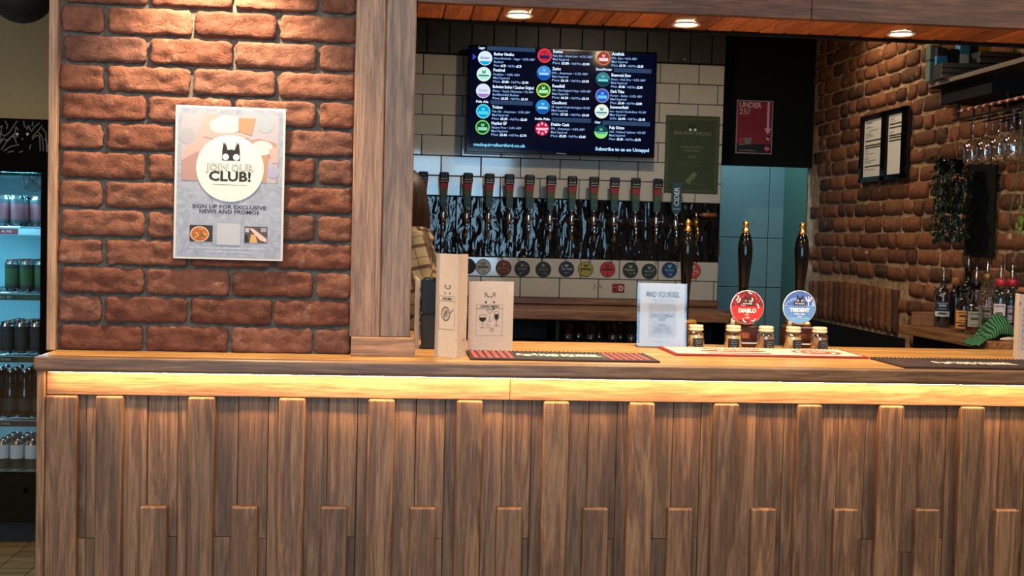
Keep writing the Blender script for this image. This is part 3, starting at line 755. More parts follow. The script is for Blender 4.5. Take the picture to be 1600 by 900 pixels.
# tap with a turned wooden handle lying sideways
t = empty('beer_tap', (at(1088, 365, 3.06).x, YT-.004, 1.545), 'plain tap with a turned wooden handle pointing sideways', 'beer tap'); o = t.location.copy()
MB().lathe([(0, .0), (.024, .0), (.024, .006), (.011, .010), (.011, .09), (0, .094)], 14, o, 'Y').build('shank', M['brass'], t)
mb = MB(); mb.tube([o+Vector((0, -.088, .0)), o+Vector((.006, -.104, -.05)), o+Vector((.006, -.106, -.10))], [.011, .008, .007], 10); mb.lathe([(0, .02), (.014, .018), (.014, -.018), (0, -.02)], 12, o+Vector((0, -.088, 0))); mb.build('spout', M['brass'], t)
MB().tube([o+Vector((0, -.088, .018)), o+Vector((-.002, -.09, .056))], .007, 10).build('lever_post', M['chrome'], t)
hz = o+Vector((.012, -.090, .042)); MB().lathe([(0, 0), (.006, .002), (.006, .014), (.013, .02), (.0145, .045), (.012, .075), (.013, .088), (.006, .098), (0, .10)], 14, hz, 'X').build('handle', M['pumpwood'] if False else wood('turned_handle', (84, 44, 24), (120, 68, 40), (140, 84, 52), 0, .35, 0), t)

# ---- round beer badges on the tile row under the taps
BAD = ((731, 416, (30, 34, 40), (60, 60, 66), 'black badge half hidden by the food menu'), (755, 417, (166, 166, 160), (60, 66, 70), 'pale grey badge with dark script'), (787, 418.5, (96, 46, 36), (160, 120, 96), 'red brown badge'), (816, 420, (26, 30, 40), (130, 134, 140), 'black badge with thin white bar'),
       (849, 421, (34, 38, 40), (120, 124, 122), 'black badge with busy grey pattern'), (885, 420.5, (28, 34, 56), (170, 172, 176), 'navy badge with white bar'), (915, 420.5, (150, 134, 50), (40, 40, 34), 'yellow rimmed dark badge'), (949.5, 421, (170, 40, 52), (60, 24, 30), 'bright red badge'),
       (985, 422, (34, 46, 26), (170, 170, 160), 'dark green badge with white bar'), (1014.5, 424, (36, 48, 46), (150, 156, 150), 'dark slate badge with white script'), (1046, 422, (22, 60, 104), (140, 190, 220), 'blue badge with white script'), (1083, 423, (186, 60, 56), (220, 190, 180), 'pink red badge behind the nearest hand pump'))
for i, (px, py, c0, c1, lb) in enumerate(BAD):
    p = at(px, py, YT-.004); g = empty('beer_badge', (p.x, YT-.003, p.z), 'round '+lb+' on the white tiles' if i not in (0, 11) else 'round '+lb, 'badge', 'beer badges under the taps')
    MB().lathe([(0, .003), (.041, .003), (.0425, .0015), (.0425, 0), (0, 0)], 28, p+Vector((0, .003, 0))*0+Vector((0, YT-.003-p.y, 0)), 'Y', smooth=False).build('disc', ink(c0), g)
    S = Print((p.x, YT-.0061, p.z), (1, 0, 0), (0, 0, 1)); a = ink(c1); d = ink(tuple(int(k*.55) for k in c0))
    S.ring(0, 0, .041, .003, a if i in (6, 1) else d, 0)
    S.rect(-.030, -.006, .030, .006, d, 0); S.text(('PILS', 'Budvar', 'SUMO', 'ROADKILL', 'ZEALOT', 'DARK TIDES', 'HOPFEST', 'SUMO', 'TRIDENT', 'BIG SUR', 'Estate', 'ROSE')[i], 0, -.004, .008, a, 1, .05, 'C', .02)
    S.emblem(0, .020, .018, a if i != 1 else d, d, 1); S.text('4.5%', 0, -.022, .006, a, 1, .018, 'C')
    for k in range(4): S.disc(.027*math.cos(k*1.3+i), .027*math.sin(k*1.3+i), .004, a if k % 2 else d, 0, n=8)
    S.build('print', g)
# small red sticker and pale sticker on the lowest tile row
p = at(966, 450.5, YT-.004); st = empty('sticker', p, 'small dark red sticker with white letters on the lowest tile row', 'sticker')
MB().box((p.x-.034, YT-.0035, p.z-.024), (p.x+.034, YT-.0022, p.z+.024)).build('sheet', ink((120, 22, 30)), st)
S = Print((p.x, YT-.0036, p.z), (1, 0, 0), (0, 0, 1)); S.text('M', -.018, -.011, .022, ink((160, 70, 72)), 0, .026, 'C', .03); S.text('D', .016, -.013, .026, ink((200, 190, 180)), 0, .024, 'C', .04); S.build('print', st)
p = at(934, 447, YT-.004); st = empty('sticker', p, 'faint clear sticker with grey letters left of the red sticker', 'sticker')
S = Print((p.x, YT-.0030, p.z), (1, 0, 0), (0, 0, 1)); S.text('JA', 0, -.014, .026, ink((128, 122, 104)), 0, .06, 'C'); S.build('print', st)

M['glassware'] = glass('sparkling_glass', (.93, .93, .93), 1., .02, .10)
# ---- back counter with glasses under it
bc = empty('back_counter', (.8, 2.9, 0), 'dark wooden back bar counter under the tiles with an open glass shelf', 'counter')
BXR = at(1143, 480, 2.66).x
boxo('upstand', (-.9, YT-.030, 1.088), (1.735, YT-.0045, 1.122), M['backwood'], bc, .003)
boxo('plank', (-.9, 2.66, 1.036), (BXR, 2.895, 1.085), M['backwood'], bc, .005)
boxo('plank', (-.9, 2.8955, 1.036), (1.735, YT-.0045, 1.085), M['backwood'], bc, .003)
boxo('back_panel', (-.9, 3.12, .1), (1.73, 3.14, 1.034), M['black'], bc)
boxo('shelf', (-.9, 2.75, .885), (1.73, 3.12, .905), M['black'], bc)
boxo('base', (-.9, 2.72, 0), (1.73, 3.118, .60), M['blackmatte'], bc)
for x in (-.88, at(868, 510, 2.75).x, 1.70): boxo('divider', (x, 2.74, .60), (x+.018, 3.12, 1.034), M['black'], bc)
def make_pint(name='pint_glass', h=.105, r0=.029, r1=.037):
    g = MB().lathe([(0, 0), (r0, 0), (r0+.001, .006), (r1, h), (r1-.002, h), (r0-.001, .012), (0, .010)], 16).build(name, M['glassware']); return g
k = 0; base = None
for grp, x0, n in (('a', .93, 2), ('b', 1.12, 2), ('c', 1.27, 3), ('d', 1.44, 2)):
    pass
GP = [(885, 0), (906, 1), (921, 0), (938, 1), (955, 0), (972, 1), (984, 0)]
for i, (px, _) in enumerate(GP):
    x = at(px, 510, 2.84).x
    g = make_pint() if base is None else base.copy()
    if base is None: base = g
    else: COL.objects.link(g)
    g.location = (x+.0, 2.80+.085*(i % 2), .9052); g.name = 'pint_glass'
    tag(g, nth[i]+' small clear glass from the drinks menu on the dark shelf under the back counter', 'glass', 'glasses under the back counter')

# ================================================================== on the bar
# ---- club poster on the bricks
PX, PZc, PW, PH = -.4678, 1.5692, .297, .420
cl = empty('club_poster', (PX, BY-.012, PZc), 'pale grey JOIN OUR CLUB poster taped to the red bricks', 'poster')
S0 = MB().box((-PW/2, -.0012, -PH/2), (PW/2, 0, PH/2)).build('sheet', M['paper'], cl, (PX, BY-.012, PZc))
S = Print((-PW/2, -.0013, -PH/2), (1, 0, 0), (0, 0, 1), .00025)
def bluepaper():
    m, t, n, b = nt('blue_grey_print'); v, r, raw = coords(t, n, (1, 1, 1)); g = noise_n(t, n, v, 24, 6, .7, 2.)
    rp = ramp(n, ((.3, (122, 130, 148)), (.5, (144, 150, 166)), (.7, (162, 166, 180)))); t.links.new(g, rp.inputs[0]); t.links.new(rp.outputs[0], b.inputs['Base Color']); b.inputs['Roughness'].default_value = .6; return m
S.rect(.006, .006, PW-.006, PH-.006, bluepaper(), 0)
# crop of a photograph: hands raising glasses
u0, u1, v0, v1 = .018, PW-.018, .215, PH-.022
S.rect(u0, v0, u1, v1, ink((160, 156, 166)), 1)
def P2(*pts): return [(u0+(u1-u0)*a, v0+(v1-v0)*b) for a, b in pts]
skin, sk2, beer_, foam = ink((178, 150, 146)), ink((158, 124, 120)), ink((168, 126, 100)), ink((196, 190, 186))
S.poly(P2((0, .02), (0, .42), (.18, .78), (.24, 1.0), (.42, 1.0), (.40, .74), (.20, .40)), skin, 2)
S.poly(P2((0, .0), (0, .30), (.16, .44), (.30, .30), (.2, 0)), sk2, 3); S.poly(P2((.28, .88), (.30, .74), (.48, .70), (.58, .76), (.58, .96), (.42, 1.0)), foam, 3)
S.poly(P2((.58, .96), (.58, .76), (.72, .70), (.76, .96)), beer_, 3); S.poly(P2((.24, 1.0), (.28, .78), (.36, .72), (.62, .74), (.70, .66), (.40, .62), (.22, .66)), skin, 4)
S.poly(P2((.66, .62), (.80, .66), (.98, .60), (1, .48), (.90, .36), (.82, 0), (.98, 0), (1, .5), (1, .3), (1, 0), (.78, 0)), sk2, 2)
S.disc(*P2((.83, .52))[0], .030, foam, 3, .020); S.poly(P2((.78, .40), (.90, .42), (.88, 0), (.76, 0)), beer_, 3); S.poly(P2((.90, .50), (1, .56), (1, .3), (.94, .30)), skin, 3)
S.disc(*P2((.86, .88))[0], .024, ink((150, 158, 170)), 2); S.disc(*P2((.95, .16))[0], .016, ink((150, 150, 178)), 3); S.disc(*P2((.06, .66))[0], .022, ink((150, 150, 158)), 2)
cu, cv = PW*.502, PH*.598
S.disc(cu, cv, .0915, ink((208, 206, 200)), 6, .0915, n=48)
S.emblem(cu+.002, cv+.045, .046, BK, ink((240, 240, 236)), 8)
S.path([(cu-.022+a, cv+.0225+b) for a, b in ((0, 0), (0, .02), (.004, .048), (.009, .048), (.014, .027), (.024, .030), (.034, .027), (.039, .048), (.044, .048), (.048, .02), (.048, 0))], .0012, BK, 10)
vs, fs = text_polys('JOIN OUR', 0)
S.text('JOIN OUR', cu, cv-.007, .019, ink((64, 62, 60)), 7, .130, 'C', .04); S.text('JOIN OUR', cu, cv-.007, .019, ink((208, 206, 200)), 8, .126, 'C', -.004)
S.text('CLUB!', cu, cv-.034, .025, BK, 7, .114, 'C', .035); S.rect(cu-.046, cv-.0455, cu+.046, cv-.0445, BK, 7)
S.text('SIGN UP FOR EXCLUSIVE', cu, PH*.335, .0098, ink((34, 40, 60)), 2, .200, 'C', .02); S.text('NEWS AND PROMOS', cu, PH*.303, .0098, ink((34, 40, 60)), 2, .162, 'C', .02)
vz0, vz1 = PH*.115, PH*.222
a0, a1 = PW*.145, PW*.355; S.rect(a0, vz0, a1, vz1, ink((44, 34, 30)), 2); S.disc((a0+a1)/2-.004, (vz0+vz1)/2-.002, .0255, ink((206, 176, 140)), 3, .0215); S.disc((a0+a1)/2-.004, (vz0+vz1)/2-.002, .0225, ink((170, 92, 44)), 4, .0185)
R = random.Random(5)
for k in range(26):
    an, rr_ = R.random()*6.28, R.random()**.5*.018; S.disc((a0+a1)/2-.004+rr_*math.cos(an), (vz0+vz1)/2-.002+rr_*math.sin(an)*.8, .0024, ink(((206, 160, 60), (190, 50, 40), (90, 100, 40))[k % 3]), 5, n=8)
a0, a1 = PW*.39, PW*.61; S.rect(a0, PH*.095, a1, PH*.245, ink((170, 172, 180)), 2); S.frame(a0, PH*.095, a1, PH*.245, .0015, ink((150, 154, 166)), 3)
a0, a1 = PW*.645, PW*.855; S.rect(a0, vz0, a1, vz1, ink((74, 66, 66)), 2)
S.poly(((a0+.012, vz1-.004), (a0+.024, vz1-.006), (a1-.002, vz0+.012), (a1-.002, vz0+.002), (a1-.02, vz0+.008)), ink((206, 176, 166)), 3); S.poly(((a0+.014, vz0), (a0+.036, vz0), (a0+.030, vz0+.022), (a0+.018, vz0+.024)), ink((200, 150, 90)), 3)
S.rect(a0+.002, vz1-.016, a0+.012, vz1-.004, ink((170, 170, 176)), 3); S.rect(a1-.018, vz1-.014, a1-.003, vz1-.003, ink((150, 146, 150)), 3); S.poly(((a0, vz0), (a0+.012, vz0), (a0+.008, vz0+.02), (a0, vz0+.024)), ink((24, 22, 24)), 3)
S.text('scan to join us and get offers, events and new beers first', cu, .030, .0045, ink((206, 208, 216)), 2, .21, 'C'); S.text('terms and conditions apply', cu, .020, .0045, ink((206, 208, 216)), 2, .13, 'C')
pr = S.build('print', cl); pr.location = (PX, BY-.012, PZc); cl.rotation_euler = (0, .004, 0)

# ---- folded menus
def card(px, e, a, b, z0, z1, name, t=.0008):
    "upright card panel between ground points a and b"
    a, b = Vector((a[0], a[1], 0)), Vector((b[0], b[1], 0)); d = (b-a).normalized(); n = Vector((d.y, -d.x, 0))*t
    mb = MB(); mb.poly([a+Vector((0, 0, z0)), b+Vector((0, 0, z0)), b+Vector((0, 0, z1)), a+Vector((0, 0, z1))], -n); return mb.build(name, M['menu'], e)
fm = empty('food_menu', (.16, .15, CT), 'tall folded cream food menu card standing beside the oak post', 'menu'); Z0, Z1 = CT+.0005, CT+.2905
fA, fB, fC, fL = (.107, .188), (.1655, .108), (.197, .200), (.112, .182)
card(0, fm, fA, fB, Z0, Z1, 'front_panel'); card(0, fm, fB, fC, Z0, Z1, 'price_panel')
def onpanel(a, b, z0): a, b = Vector((a[0], a[1], z0)), Vector((b[0], b[1], z0)); U = (b-a).normalized(); return Print(a+U.cross(Vector((0, 0, 1)))*.0003, U, (0, 0, 1)), (b-a).length
S, L = onpanel(fA, fB, Z0); c = L*.54
S.emblem(c, .190, .026, BK, M['menu'], 0, True); S.frame(L*.17, .078, L*.88, .172, .0009, M['greyink'], 0); S.rect(L*.17, .158, L*.88, .1588, BK, 0)
S.text('FOOD MENU', c, .1615, .0058, BK, 0, L*.42, 'C', .03)
S.ring(c-.006, .122, .020, .0016, BK, 0); S.ring(c-.006, .122, .0165, .0008, BK, 0); S.line((c+.013, .126), (c+.027, .136), .004, BK, 0); S.line((c+.014, .1265), (c+.026, .1355), .002, M['menu'], 1)
for k in range(9): S.ring(c-.006+.011*math.cos(k*2.4)*(k/9)**.4, .122+.011*math.sin(k*2.4)*(k/9)**.4, .0036, .0009, BK, 0, n=10)
S.line((c-.016, .112), (c+.004, .134), .0012, BK, 0); S.build('print', fm)
S, L = onpanel(fB, fC, Z0)
for k, vv in enumerate((.270, .257, .243, .219, .195, .172, .149, .118, .088, .074, .05, .046, .042, .028, .014)):
    S.text(('8.5', '9.0', '12.5', '11.0', '10.5', '13.0', '9.5', '7.0', '6.5', '5.0', 'vegan (v)', 'gluten free', 'ask us', '4.0', '3.5')[k], L*.82, vv, .0042, M['greyink'], 0, None, 'R')
S.build('price_print', fm)
dm = empty('drinks_menu', (.27, .32, CT), 'cream folded drinks menu card with glass drawings, right of food menu', 'menu'); Z1 = CT+.2095
dA, dB, dC = (.2075, .300), (.3435, .340), (.265, .405)
card(0, dm, dA, dB, Z0, Z1, 'front_panel'); card(0, dm, dB, dC, Z0, Z1-.001, 'back_panel')
S, L = onpanel(dA, dB, Z0); c = L*.47
S.emblem(c, .160, .032, BK, M['menu'], 0, True); S.frame(L*.17, .048, L*.76, .142, .001, M['greyink'], 0); S.rect(L*.17, .1275, L*.76, .1285, BK, 0)
S.text('DRINKS MENU', c, .1318, .0066, BK, 0, L*.42, 'C', .03)
def wine(u, v, s, kind):
    w2 = .0011
    if kind == 0: S.path(((u-.012*s, v+.040*s), (u-.010*s, v+.024*s), (u, v+.018*s), (u+.010*s, v+.024*s), (u+.012*s, v+.040*s), (u-.012*s, v+.040*s)), w2, BK, 0); S.poly(((u-.011*s, v+.032*s), (u-.009*s, v+.024*s), (u, v+.019*s), (u+.009*s, v+.024*s), (u+.011*s, v+.032*s)), BK, 0)
    if kind == 1: S.path(((u-.013*s, v+.040*s), (u, v+.026*s), (u+.013*s, v+.040*s), (u-.013*s, v+.040*s)), w2, BK, 0); S.disc(u+.014*s, v+.044*s, .0035*s, BK, 0, n=10)
    if kind == 2: S.path(((u-.007*s, v+.044*s), (u-.008*s, v+.024*s), (u, v+.016*s), (u+.008*s, v+.024*s), (u+.007*s, v+.044*s), (u-.007*s, v+.044*s)), w2, BK, 0); S.poly(((u-.006*s, v+.036*s), (u-.006*s, v+.024*s), (u, v+.018*s), (u+.006*s, v+.024*s), (u+.006*s, v+.036*s)), BK, 0)
    S.line((u, v+.018*s), (u, v+.001), w2, BK, 0); S.line((u-.009*s, v), (u+.009*s, v), w2, BK, 0)
wine(c-.022, .072, .95, 0); wine(c, .091, .85, 1); wine(c+.022, .078, .95, 2)
S.ring(c-.004, .077, .006, .001, BK, 0, n=12); S.ring(c+.008, .066, .006, .001, BK, 0, n=12); S.line((c+.004, .063), (c+.012, .069), .001, BK, 0); S.build('print', dm)
em = empty('upright_menu', (2.0, .07, CT), 'tall cream menu card standing at the far end of the bar mat', 'menu')
eA = atz(1588, 562, CT); eA = (eA.x, eA.y); eB = (eA[0]+.095, eA[1]+.02); eC = (eA[0]+.034, eA[1]+.085)
card(0, em, eA, eB, Z0, CT+.205, 'front_panel'); card(0, em, eC, eA, Z0, CT+.205, 'side_panel')
S, L = onpanel(eA, eB, Z0); S.text('COCKTAILS', .030, .03, .014, M['greyink'], 0, .13, 'L', .0, 0, PI/2); S.rect(.004, .17, .007, .18, BK, 0); S.build('print', em)

# ---- black stacked holder and leaflets beside the post
hd = empty('black_holder', (.115, .41, CT), 'two stacked black plastic boxes behind the food menu', 'holder')
def taper(mb, c, w0, w1, d, z0, z1):
    r = [[mb.bm.verts.new(Vector((c[0]+a*w, c[1]+b_*d, z))) for a, b_ in ((-1, -1), (1, -1), (1, 1), (-1, 1))] for w, z in ((w0, z0), (w1, z1))]
    for k in range(4): mb.bm.faces.new((r[0][k], r[0][(k+1) % 4], r[1][(k+1) % 4], r[1][k]))
    mb.bm.faces.new(r[0][::-1]); mb.bm.faces.new(r[1]); bmesh.ops.bevel(mb.bm, geom=mb.bm.edges[:], offset=.004, segments=2, affect='EDGES'); return mb
taper(MB(), (.118, .42), .044, .046, .045, CT, CT+.104).build('lower_box', M['black'], hd)
taper(MB(), (.117, .42), .044, .048, .046, CT+.1045, CT+.206).build('upper_box', M['blacksatin'], hd)
for k in range(3): MB().box((.078+k*.026, .378, CT+.2045), (.098+k*.026, .462, CT+.214), .003).build('divider', M['blackgloss'], hd)
lf = empty('leaflet_stack', (.058, .42, CT), 'upright stack of cream leaflets between oak post and black boxes', 'leaflets')
for k in range(4): boxo('leaflet', (.0515+k*.0036, .38+.002*k, CT), (.0545+k*.0036, .462, CT+.214-.003*k), M['menu'], lf)

# ---- acrylic sign holder
sg = empty('card_payment_sign', (.842, .55, CT), 'clear acrylic stand holding a pale CARD PAYMENTS ONLY sheet', 'sign')
sA, sB = (.763, .555), (.921, .540); d = Vector((sB[0]-sA[0], sB[1]-sA[1], 0)); L = d.length; U = d.normalized(); N = U.cross(Vector((0, 0, 1)))
up = (Vector((0, 0, 1))-N*.10).normalized(); o = Vector((sA[0], sA[1], CT+.004)); Hh = .204
def pan(name, k0, k1, off, t, mat, x0=0, x1=None):
    x1 = L if x1 is None else x1; mb = MB(); f = o+N*off; mb.poly([f+U*x0+up*k0, f+U*x1+up*k0, f+U*x1+up*k1, f+U*x0+up*k1], -N*t); return mb.build(name, mat, sg)
pan('acrylic_front', 0, Hh, .004, .002, M['acrylic']); pan('acrylic_back', 0, Hh, -.001, .002, M['acrylic']); pan('paper_sheet', .001, Hh-.002, .001, .0006, ink((180, 177, 180)), .009, L-.006)
MB().box((-.002, -.001, 0), (L+.002, .06, .004), .001).build('acrylic_foot', M['acrylic'], sg, (sA[0], sA[1], CT), (0, 0, math.atan2(d.y, d.x)))
S = Print(o+N*.0011, U, up, .0003); gi = ink((84, 80, 84)); g2 = ink((44, 42, 46))
S.text('MAD SQUIRREL', L*.52, Hh*.78, .017, g2, 0, L*.68, 'C', .03); S.text('brewery, tap and bottle shop', L*.52, Hh*.725, .006, gi, 0, L*.45, 'C'); S.rect(L*.33, Hh*.705, L*.70, Hh*.710, gi, 0); S.rect(L*.3, Hh*.075, L*.72, Hh*.079, gi, 0)
S.frame(L*.22, Hh*.13, L*.80, Hh*.69, .0012, ink((186, 180, 184)), 0); S.rect(L*.23, Hh*.135, L*.79, Hh*.685, ink((160, 158, 163)), 0)
S.text('CARD PAYMENTS', L*.51, Hh*.46, .0105, g2, 1, L*.48, 'C', .02); S.text('ONLY', L*.51, Hh*.405, .0105, g2, 1, L*.16, 'C', .02)
S.text('SORRY,', L*.51, Hh*.315, .0095, g2, 1, L*.2, 'C', .01); S.text('WE DO NOT', L*.51, Hh*.262, .0095, g2, 1, L*.33, 'C', .01); S.text('ACCEPT CASH', L*.51, Hh*.21, .0095, g2, 1, L*.4, 'C', .01); S.build('print', sg)

# ---- bar mats
def mat_(name, x0, x1, y0, y1, label, base, edge, rz=0):
    e = empty(name, ((x0+x1)/2, (y0+y1)/2, CT), label, 'bar mat'); MB().box((x0, y0, CT), (x1, y1, CT+.006), .002, 2).build('rubber_base', edge, e)
    S = Print((x0, y0, CT+.0061), (1, 0, 0), (0, 1, 0)); S.rect(.006, .006, x1-x0-.006, y1-y0-.006, base, 0); return e, S, x1-x0, y1-y0
def nubs(e, x0, x1, y0, y1, mat, step=.0125):
    b = bmesh.new(); x = x0
    while x < x1:
        y = y0
        while y < y1:
            r = [b.verts.new((x+.0028*math.cos(k*PI/3), y+.0028*math.sin(k*PI/3), CT+.0066)) for k in range(6)]; t = [b.verts.new((v.co.x*.5+x*.5, v.co.y*.5+y*.5, CT+.0090)) for v in r]
            for k in range(6): b.faces.new((r[k], r[(k+1) % 6], t[(k+1) % 6], t[k]))
            b.faces.new(t); y += step
        x += step
    me = bpy.data.meshes.new('rubber_nubs'); b.to_mesh(me); b.free(); me.materials.append(mat); o = link('rubber_nubs', me, e); o['kind'] = 'stuff'
red, cream, drk, slate = ink((140, 34, 40)), ink((206, 184, 162)), ink((30, 18, 18)), ink((62, 70, 62))
for nm, x0, x1, lb in (('bar_mat', .203, .736, 'black rubber bar mat with red diagonal stripes, in front of the drinks menu'), ('bar_mat', 1.43, 1.965, 'black rubber bar mat with red speckled pattern at the right end of the bar')):
    e, S, w, h = mat_(nm, x0, x1, .085 if x0 < 1 else .05, .30, lb, drk, ink((44, 16, 18)))
    if x0 < 1:
        for s0 in (.012, w-.135):
            for k in range(6): S.poly(((s0+k*.020, .012), (s0+k*.020+.012, .012), (s0+k*.020-.002+.012, h-.012), (s0+k*.020-.002, h-.012)), ink((168, 60, 60)), 1)
    else:
        R = random.Random(9)
        for k in range(120):
            a, b_ = R.random()*(w-.03)+.01, R.random()*(h-.03)+.01
            if .13 < a < w-.1 and .06 < b_ < .15: continue
            S.rect(a, b_, a+.006+.01*R.random(), b_+.006, ink(((150, 36, 48), (104, 28, 34))[k % 2]), 1)
    S.rect(.15, .06, w-.14, .150, slate if x0 < 1 else ink((56, 44, 40)), 1); S.emblem(.168, .108, .060, ink((226, 214, 200)), drk, 2)
    S.text('MAD SQUIRREL', .205, .078, .055, ink((238, 226, 208)), 2, w-.36, 'L', .03); S.build('print', e)
    nubs(e, x0+.012, x1-.008, .286, .295, drk, .0125)
e, S, w, h = mat_('bar_mat', .829, 1.430, .300, .535, 'cream rubber bar mat with red border and red oval print', cream, red)
S.frame(.004, .004, w-.004, h-.004, .008, red, 1); rd2 = ink((172, 44, 42))
S.disc(.21, .115, .105, rd2, 1, .035); S.text('MAD SQUIRREL', .13, .165, .03, rd2, 1, .19, 'L', .03); S.text('BREWERY', .16, .10, .028, cream, 2, .11, 'L', .03); S.rect(.11, .03, .31, .055, rd2, 1)
S.line((.372, .01), (.372, h-.01), .003, ink((150, 110, 60)), 1); S.ring(.475, .115, .075, .012, rd2, 1); S.disc(.475, .115, .050, rd2, 1); S.text('MS', .475, .098, .036, cream, 2, .06, 'C', .03); S.build('print', e)
nubs(e, .845, 1.42, .518, .530, cream, .0135)

# ---- hand pumps with their clips
def pump(px, clip, label, clipx=None):
    X = at(px, 400, .66).x; e = empty('hand_pump', (X, .66, CT), label, 'hand pump')
    boxo('base', (X-.045, .625, CT), (X+.045, .700, CT+.072), M['pumpwood'], e, .006, 2); boxo('base_cap', (X-.036, .632, CT+.0715), (X+.036, .692, CT+.088), M['brass'], e, .005, 2)
    mb = MB(); prof = ((.088, .014, 0.660), (.11, .014, 0.660), (.16, .0145, 0.656), (.21, .0165, 0.650), (.26, .0205, 0.646), (.295, .0235, 0.644), (.325, .024, 0.644), (.350, .0215, 0.645), (.370, .016, 0.646), (.380, .009, 0.646))
    mb.tube([(X, y, CT+z) for z, r, y in prof], [r for z, r, y in prof], 16); mb.build('handle', M['blackgloss'], e)
    MB().lathe([(0, .372), (.010, .374), (.013, .380), (.012, .386), (.008, .390), (.007, .396), (.0095, .400), (.010, .408), (.007, .414), (0, .416)], 14, (X, .646, CT)).build('finial', M['brass'], e)
    if clip is None: return e
    p = at(clip[0], clip[1], .61); c = Vector((p.x, .605, p.z)); r = .0555
    MB().lathe([(0, .003), (r-.001, .003), (r, .0015), (r, -.0015), (0, -.003)], 40, c, 'Y', smooth=False).build('pump_clip', M['white'], e); pc = next(c_ for c_ in e.children if c_.name.startswith('pump_clip'))
    MB().box((X-.006, .608, c.z-.02), (X+.006, .645, c.z-.005)).build('clip_bracket', M['brass'], e)
    S = Print((c.x, .6018, c.z), (1, 0, 0), (0, 0, 1)); clip[2](S, r); S.build('clip_print', pc)
    mb = MB(); mb.tube([(X-.040, .640, CT+.060), (X-.043, .618, CT+.086), (X-.044, .610, CT+.094), (X-.045, .603, CT+.088), (X-.045, .601, CT+.074)], [.005, .0055, .0055, .005, .0045], 10); mb.build('swan_neck', M['menu'], e)
    boxo('base_line', (X-.044, .6236, CT+.012), (X+.044, .6252, CT+.016), M['white'], e); boxo('base_plate', (X-.018, .6236, CT+.030), (X+.018, .6252, CT+.048), M['copper'], e)
    return e
def diablo(S, r):
    S.disc(0, 0, r*.97, ink((110, 20, 34)), 0); S.disc(0, 0, r*.97, ink((196, 38, 40)), 1, a0=PI*1.0, a1=PI*2.0); S.rect(-r*.965, 0, r*.965, r*.06, ink((196, 38, 40)), 1); S.disc(0, 0, r*.96, ink((120, 22, 38)), 2, a0=PI*1.28, a1=PI*1.72)
    R = random.Random(4); chilli, c2 = ink((240, 208, 196)), ink((176, 50, 60))
    for u, v, a, m_ in ((-.58, .52, 1.2, chilli), (-.48, .38, 1.0, chilli), (.1, .86, -.7, chilli), (.66, .10, 1.9, chilli), (.28, .40, 1.2, chilli), (-.2, .12, .2, chilli), (-.3, .62, .5, c2), (.52, .6, 2, c2), (.75, .42, 1, c2), (-.72, .2, 2, c2), (.45, .75, .4, c2), (-.55, .75, 2.4, c2), (-.7, -.78+.1, 1, c2), (-.2, -.80, -.9, chilli), (.4, -.78, .4, chilli), (.2, -.86, 1, c2)):
        pts = [(u*r+.0085*t*math.cos(a)-.004*(t*t)*math.sin(a), v*r+.0085*t*math.sin(a)+.004*(t*t)*math.cos(a)) for t in (-1, -.5, 0, .5, 1)]; S.path(pts, .0042, m_, 3)
    S.emblem(0, r*.50, r*.36, BK, ink((150, 130, 130)), 5); S.rect(-r*.34, r*.14, r*.34, r*.30, BK, 5); S.text('MAD SQUIRREL', 0, r*.185, r*.075, WH, 6, r*.56, 'C', .02)
    S.text('DIABLO', 0, -r*.30, r*.22, ink((250, 236, 226)), 4, r*1.06, 'C', .05); S.text('IPA', 0, -r*.47, r*.09, ink((250, 226, 216)), 4, r*.22, 'C', .02); S.text('4.8%', 0, -r*.64, r*.09, ink((250, 226, 216)), 4, r*.26, 'C', .02)
def trident(S, r):
    S.disc(0, 0, r*.97, ink((86, 134, 196)), 0); S.disc(0, 0, r*.965, ink((66, 98, 170)), 1, a0=PI*.03, a1=PI*.97); lb = ink((150, 190, 226))
    S.disc(0, 0, r*.96, ink((110, 160, 206)), 1, a0=PI*1.22, a1=PI*1.78); S.rect(-r*.95, r*.07, r*.95, r*.10, lb, 2); S.rect(-r*.68, -r*.66, r*.68, -r*.63, lb, 2)
    S.ring(-.15*r, -.25*r, r*.82, r*.04, lb, 2, PI*.35, PI*.85); S.ring(-.15*r, -.1*r, r*.6, r*.03, lb, 2, PI*.3, PI*.8); S.ring(.1*r, -1.25*r, r*.75, r*.03, lb, 2, PI*.3, PI*.6)
    S.poly(((.92*r, .1*r), (.72*r, .12*r), (.80*r, .48*r)), lb, 2)
    S.rect(r*.50, r*.1, r*.555, r*.5, WH, 3); S.path(((r*.36, r*.62), (r*.40, r*.44), (r*.525, r*.38), (r*.65, r*.44), (r*.69, r*.62)), r*.07, WH, 3); S.line((r*.525, r*.4), (r*.525, r*.66), r*.06, WH, 3); S.rect(r*.40, r*.38, r*.65, r*.46, WH, 3)
    S.emblem(0, r*.52, r*.40, BK, ink((150, 150, 160)), 5); S.rect(-r*.36, r*.14, r*.36, r*.30, ink((22, 28, 50)), 5); S.text('MAD SQUIRREL', 0, r*.185, r*.075, WH, 6, r*.58, 'C', .02)
    S.text('TRIDENT', 0, -r*.26, r*.21, ink((250, 246, 240)), 4, r*1.2, 'C', .05); S.text('PALE ALE', 0, -r*.43, r*.10, ink((220, 232, 246)), 4, r*.62, 'C', .02); S.text('3.9%', 0, -r*.60, r*.09, ink((220, 232, 246)), 4, r*.26, 'C', .02)
pump(1072, None, 'black hand pump with brass top behind the acrylic card sign'); pump(1162, (1166.5, 480, diablo), 'black hand pump with the round red DIABLO clip'); pump(1250, (1248, 480, trident), 'black hand pump with the round blue TRIDENT clip')

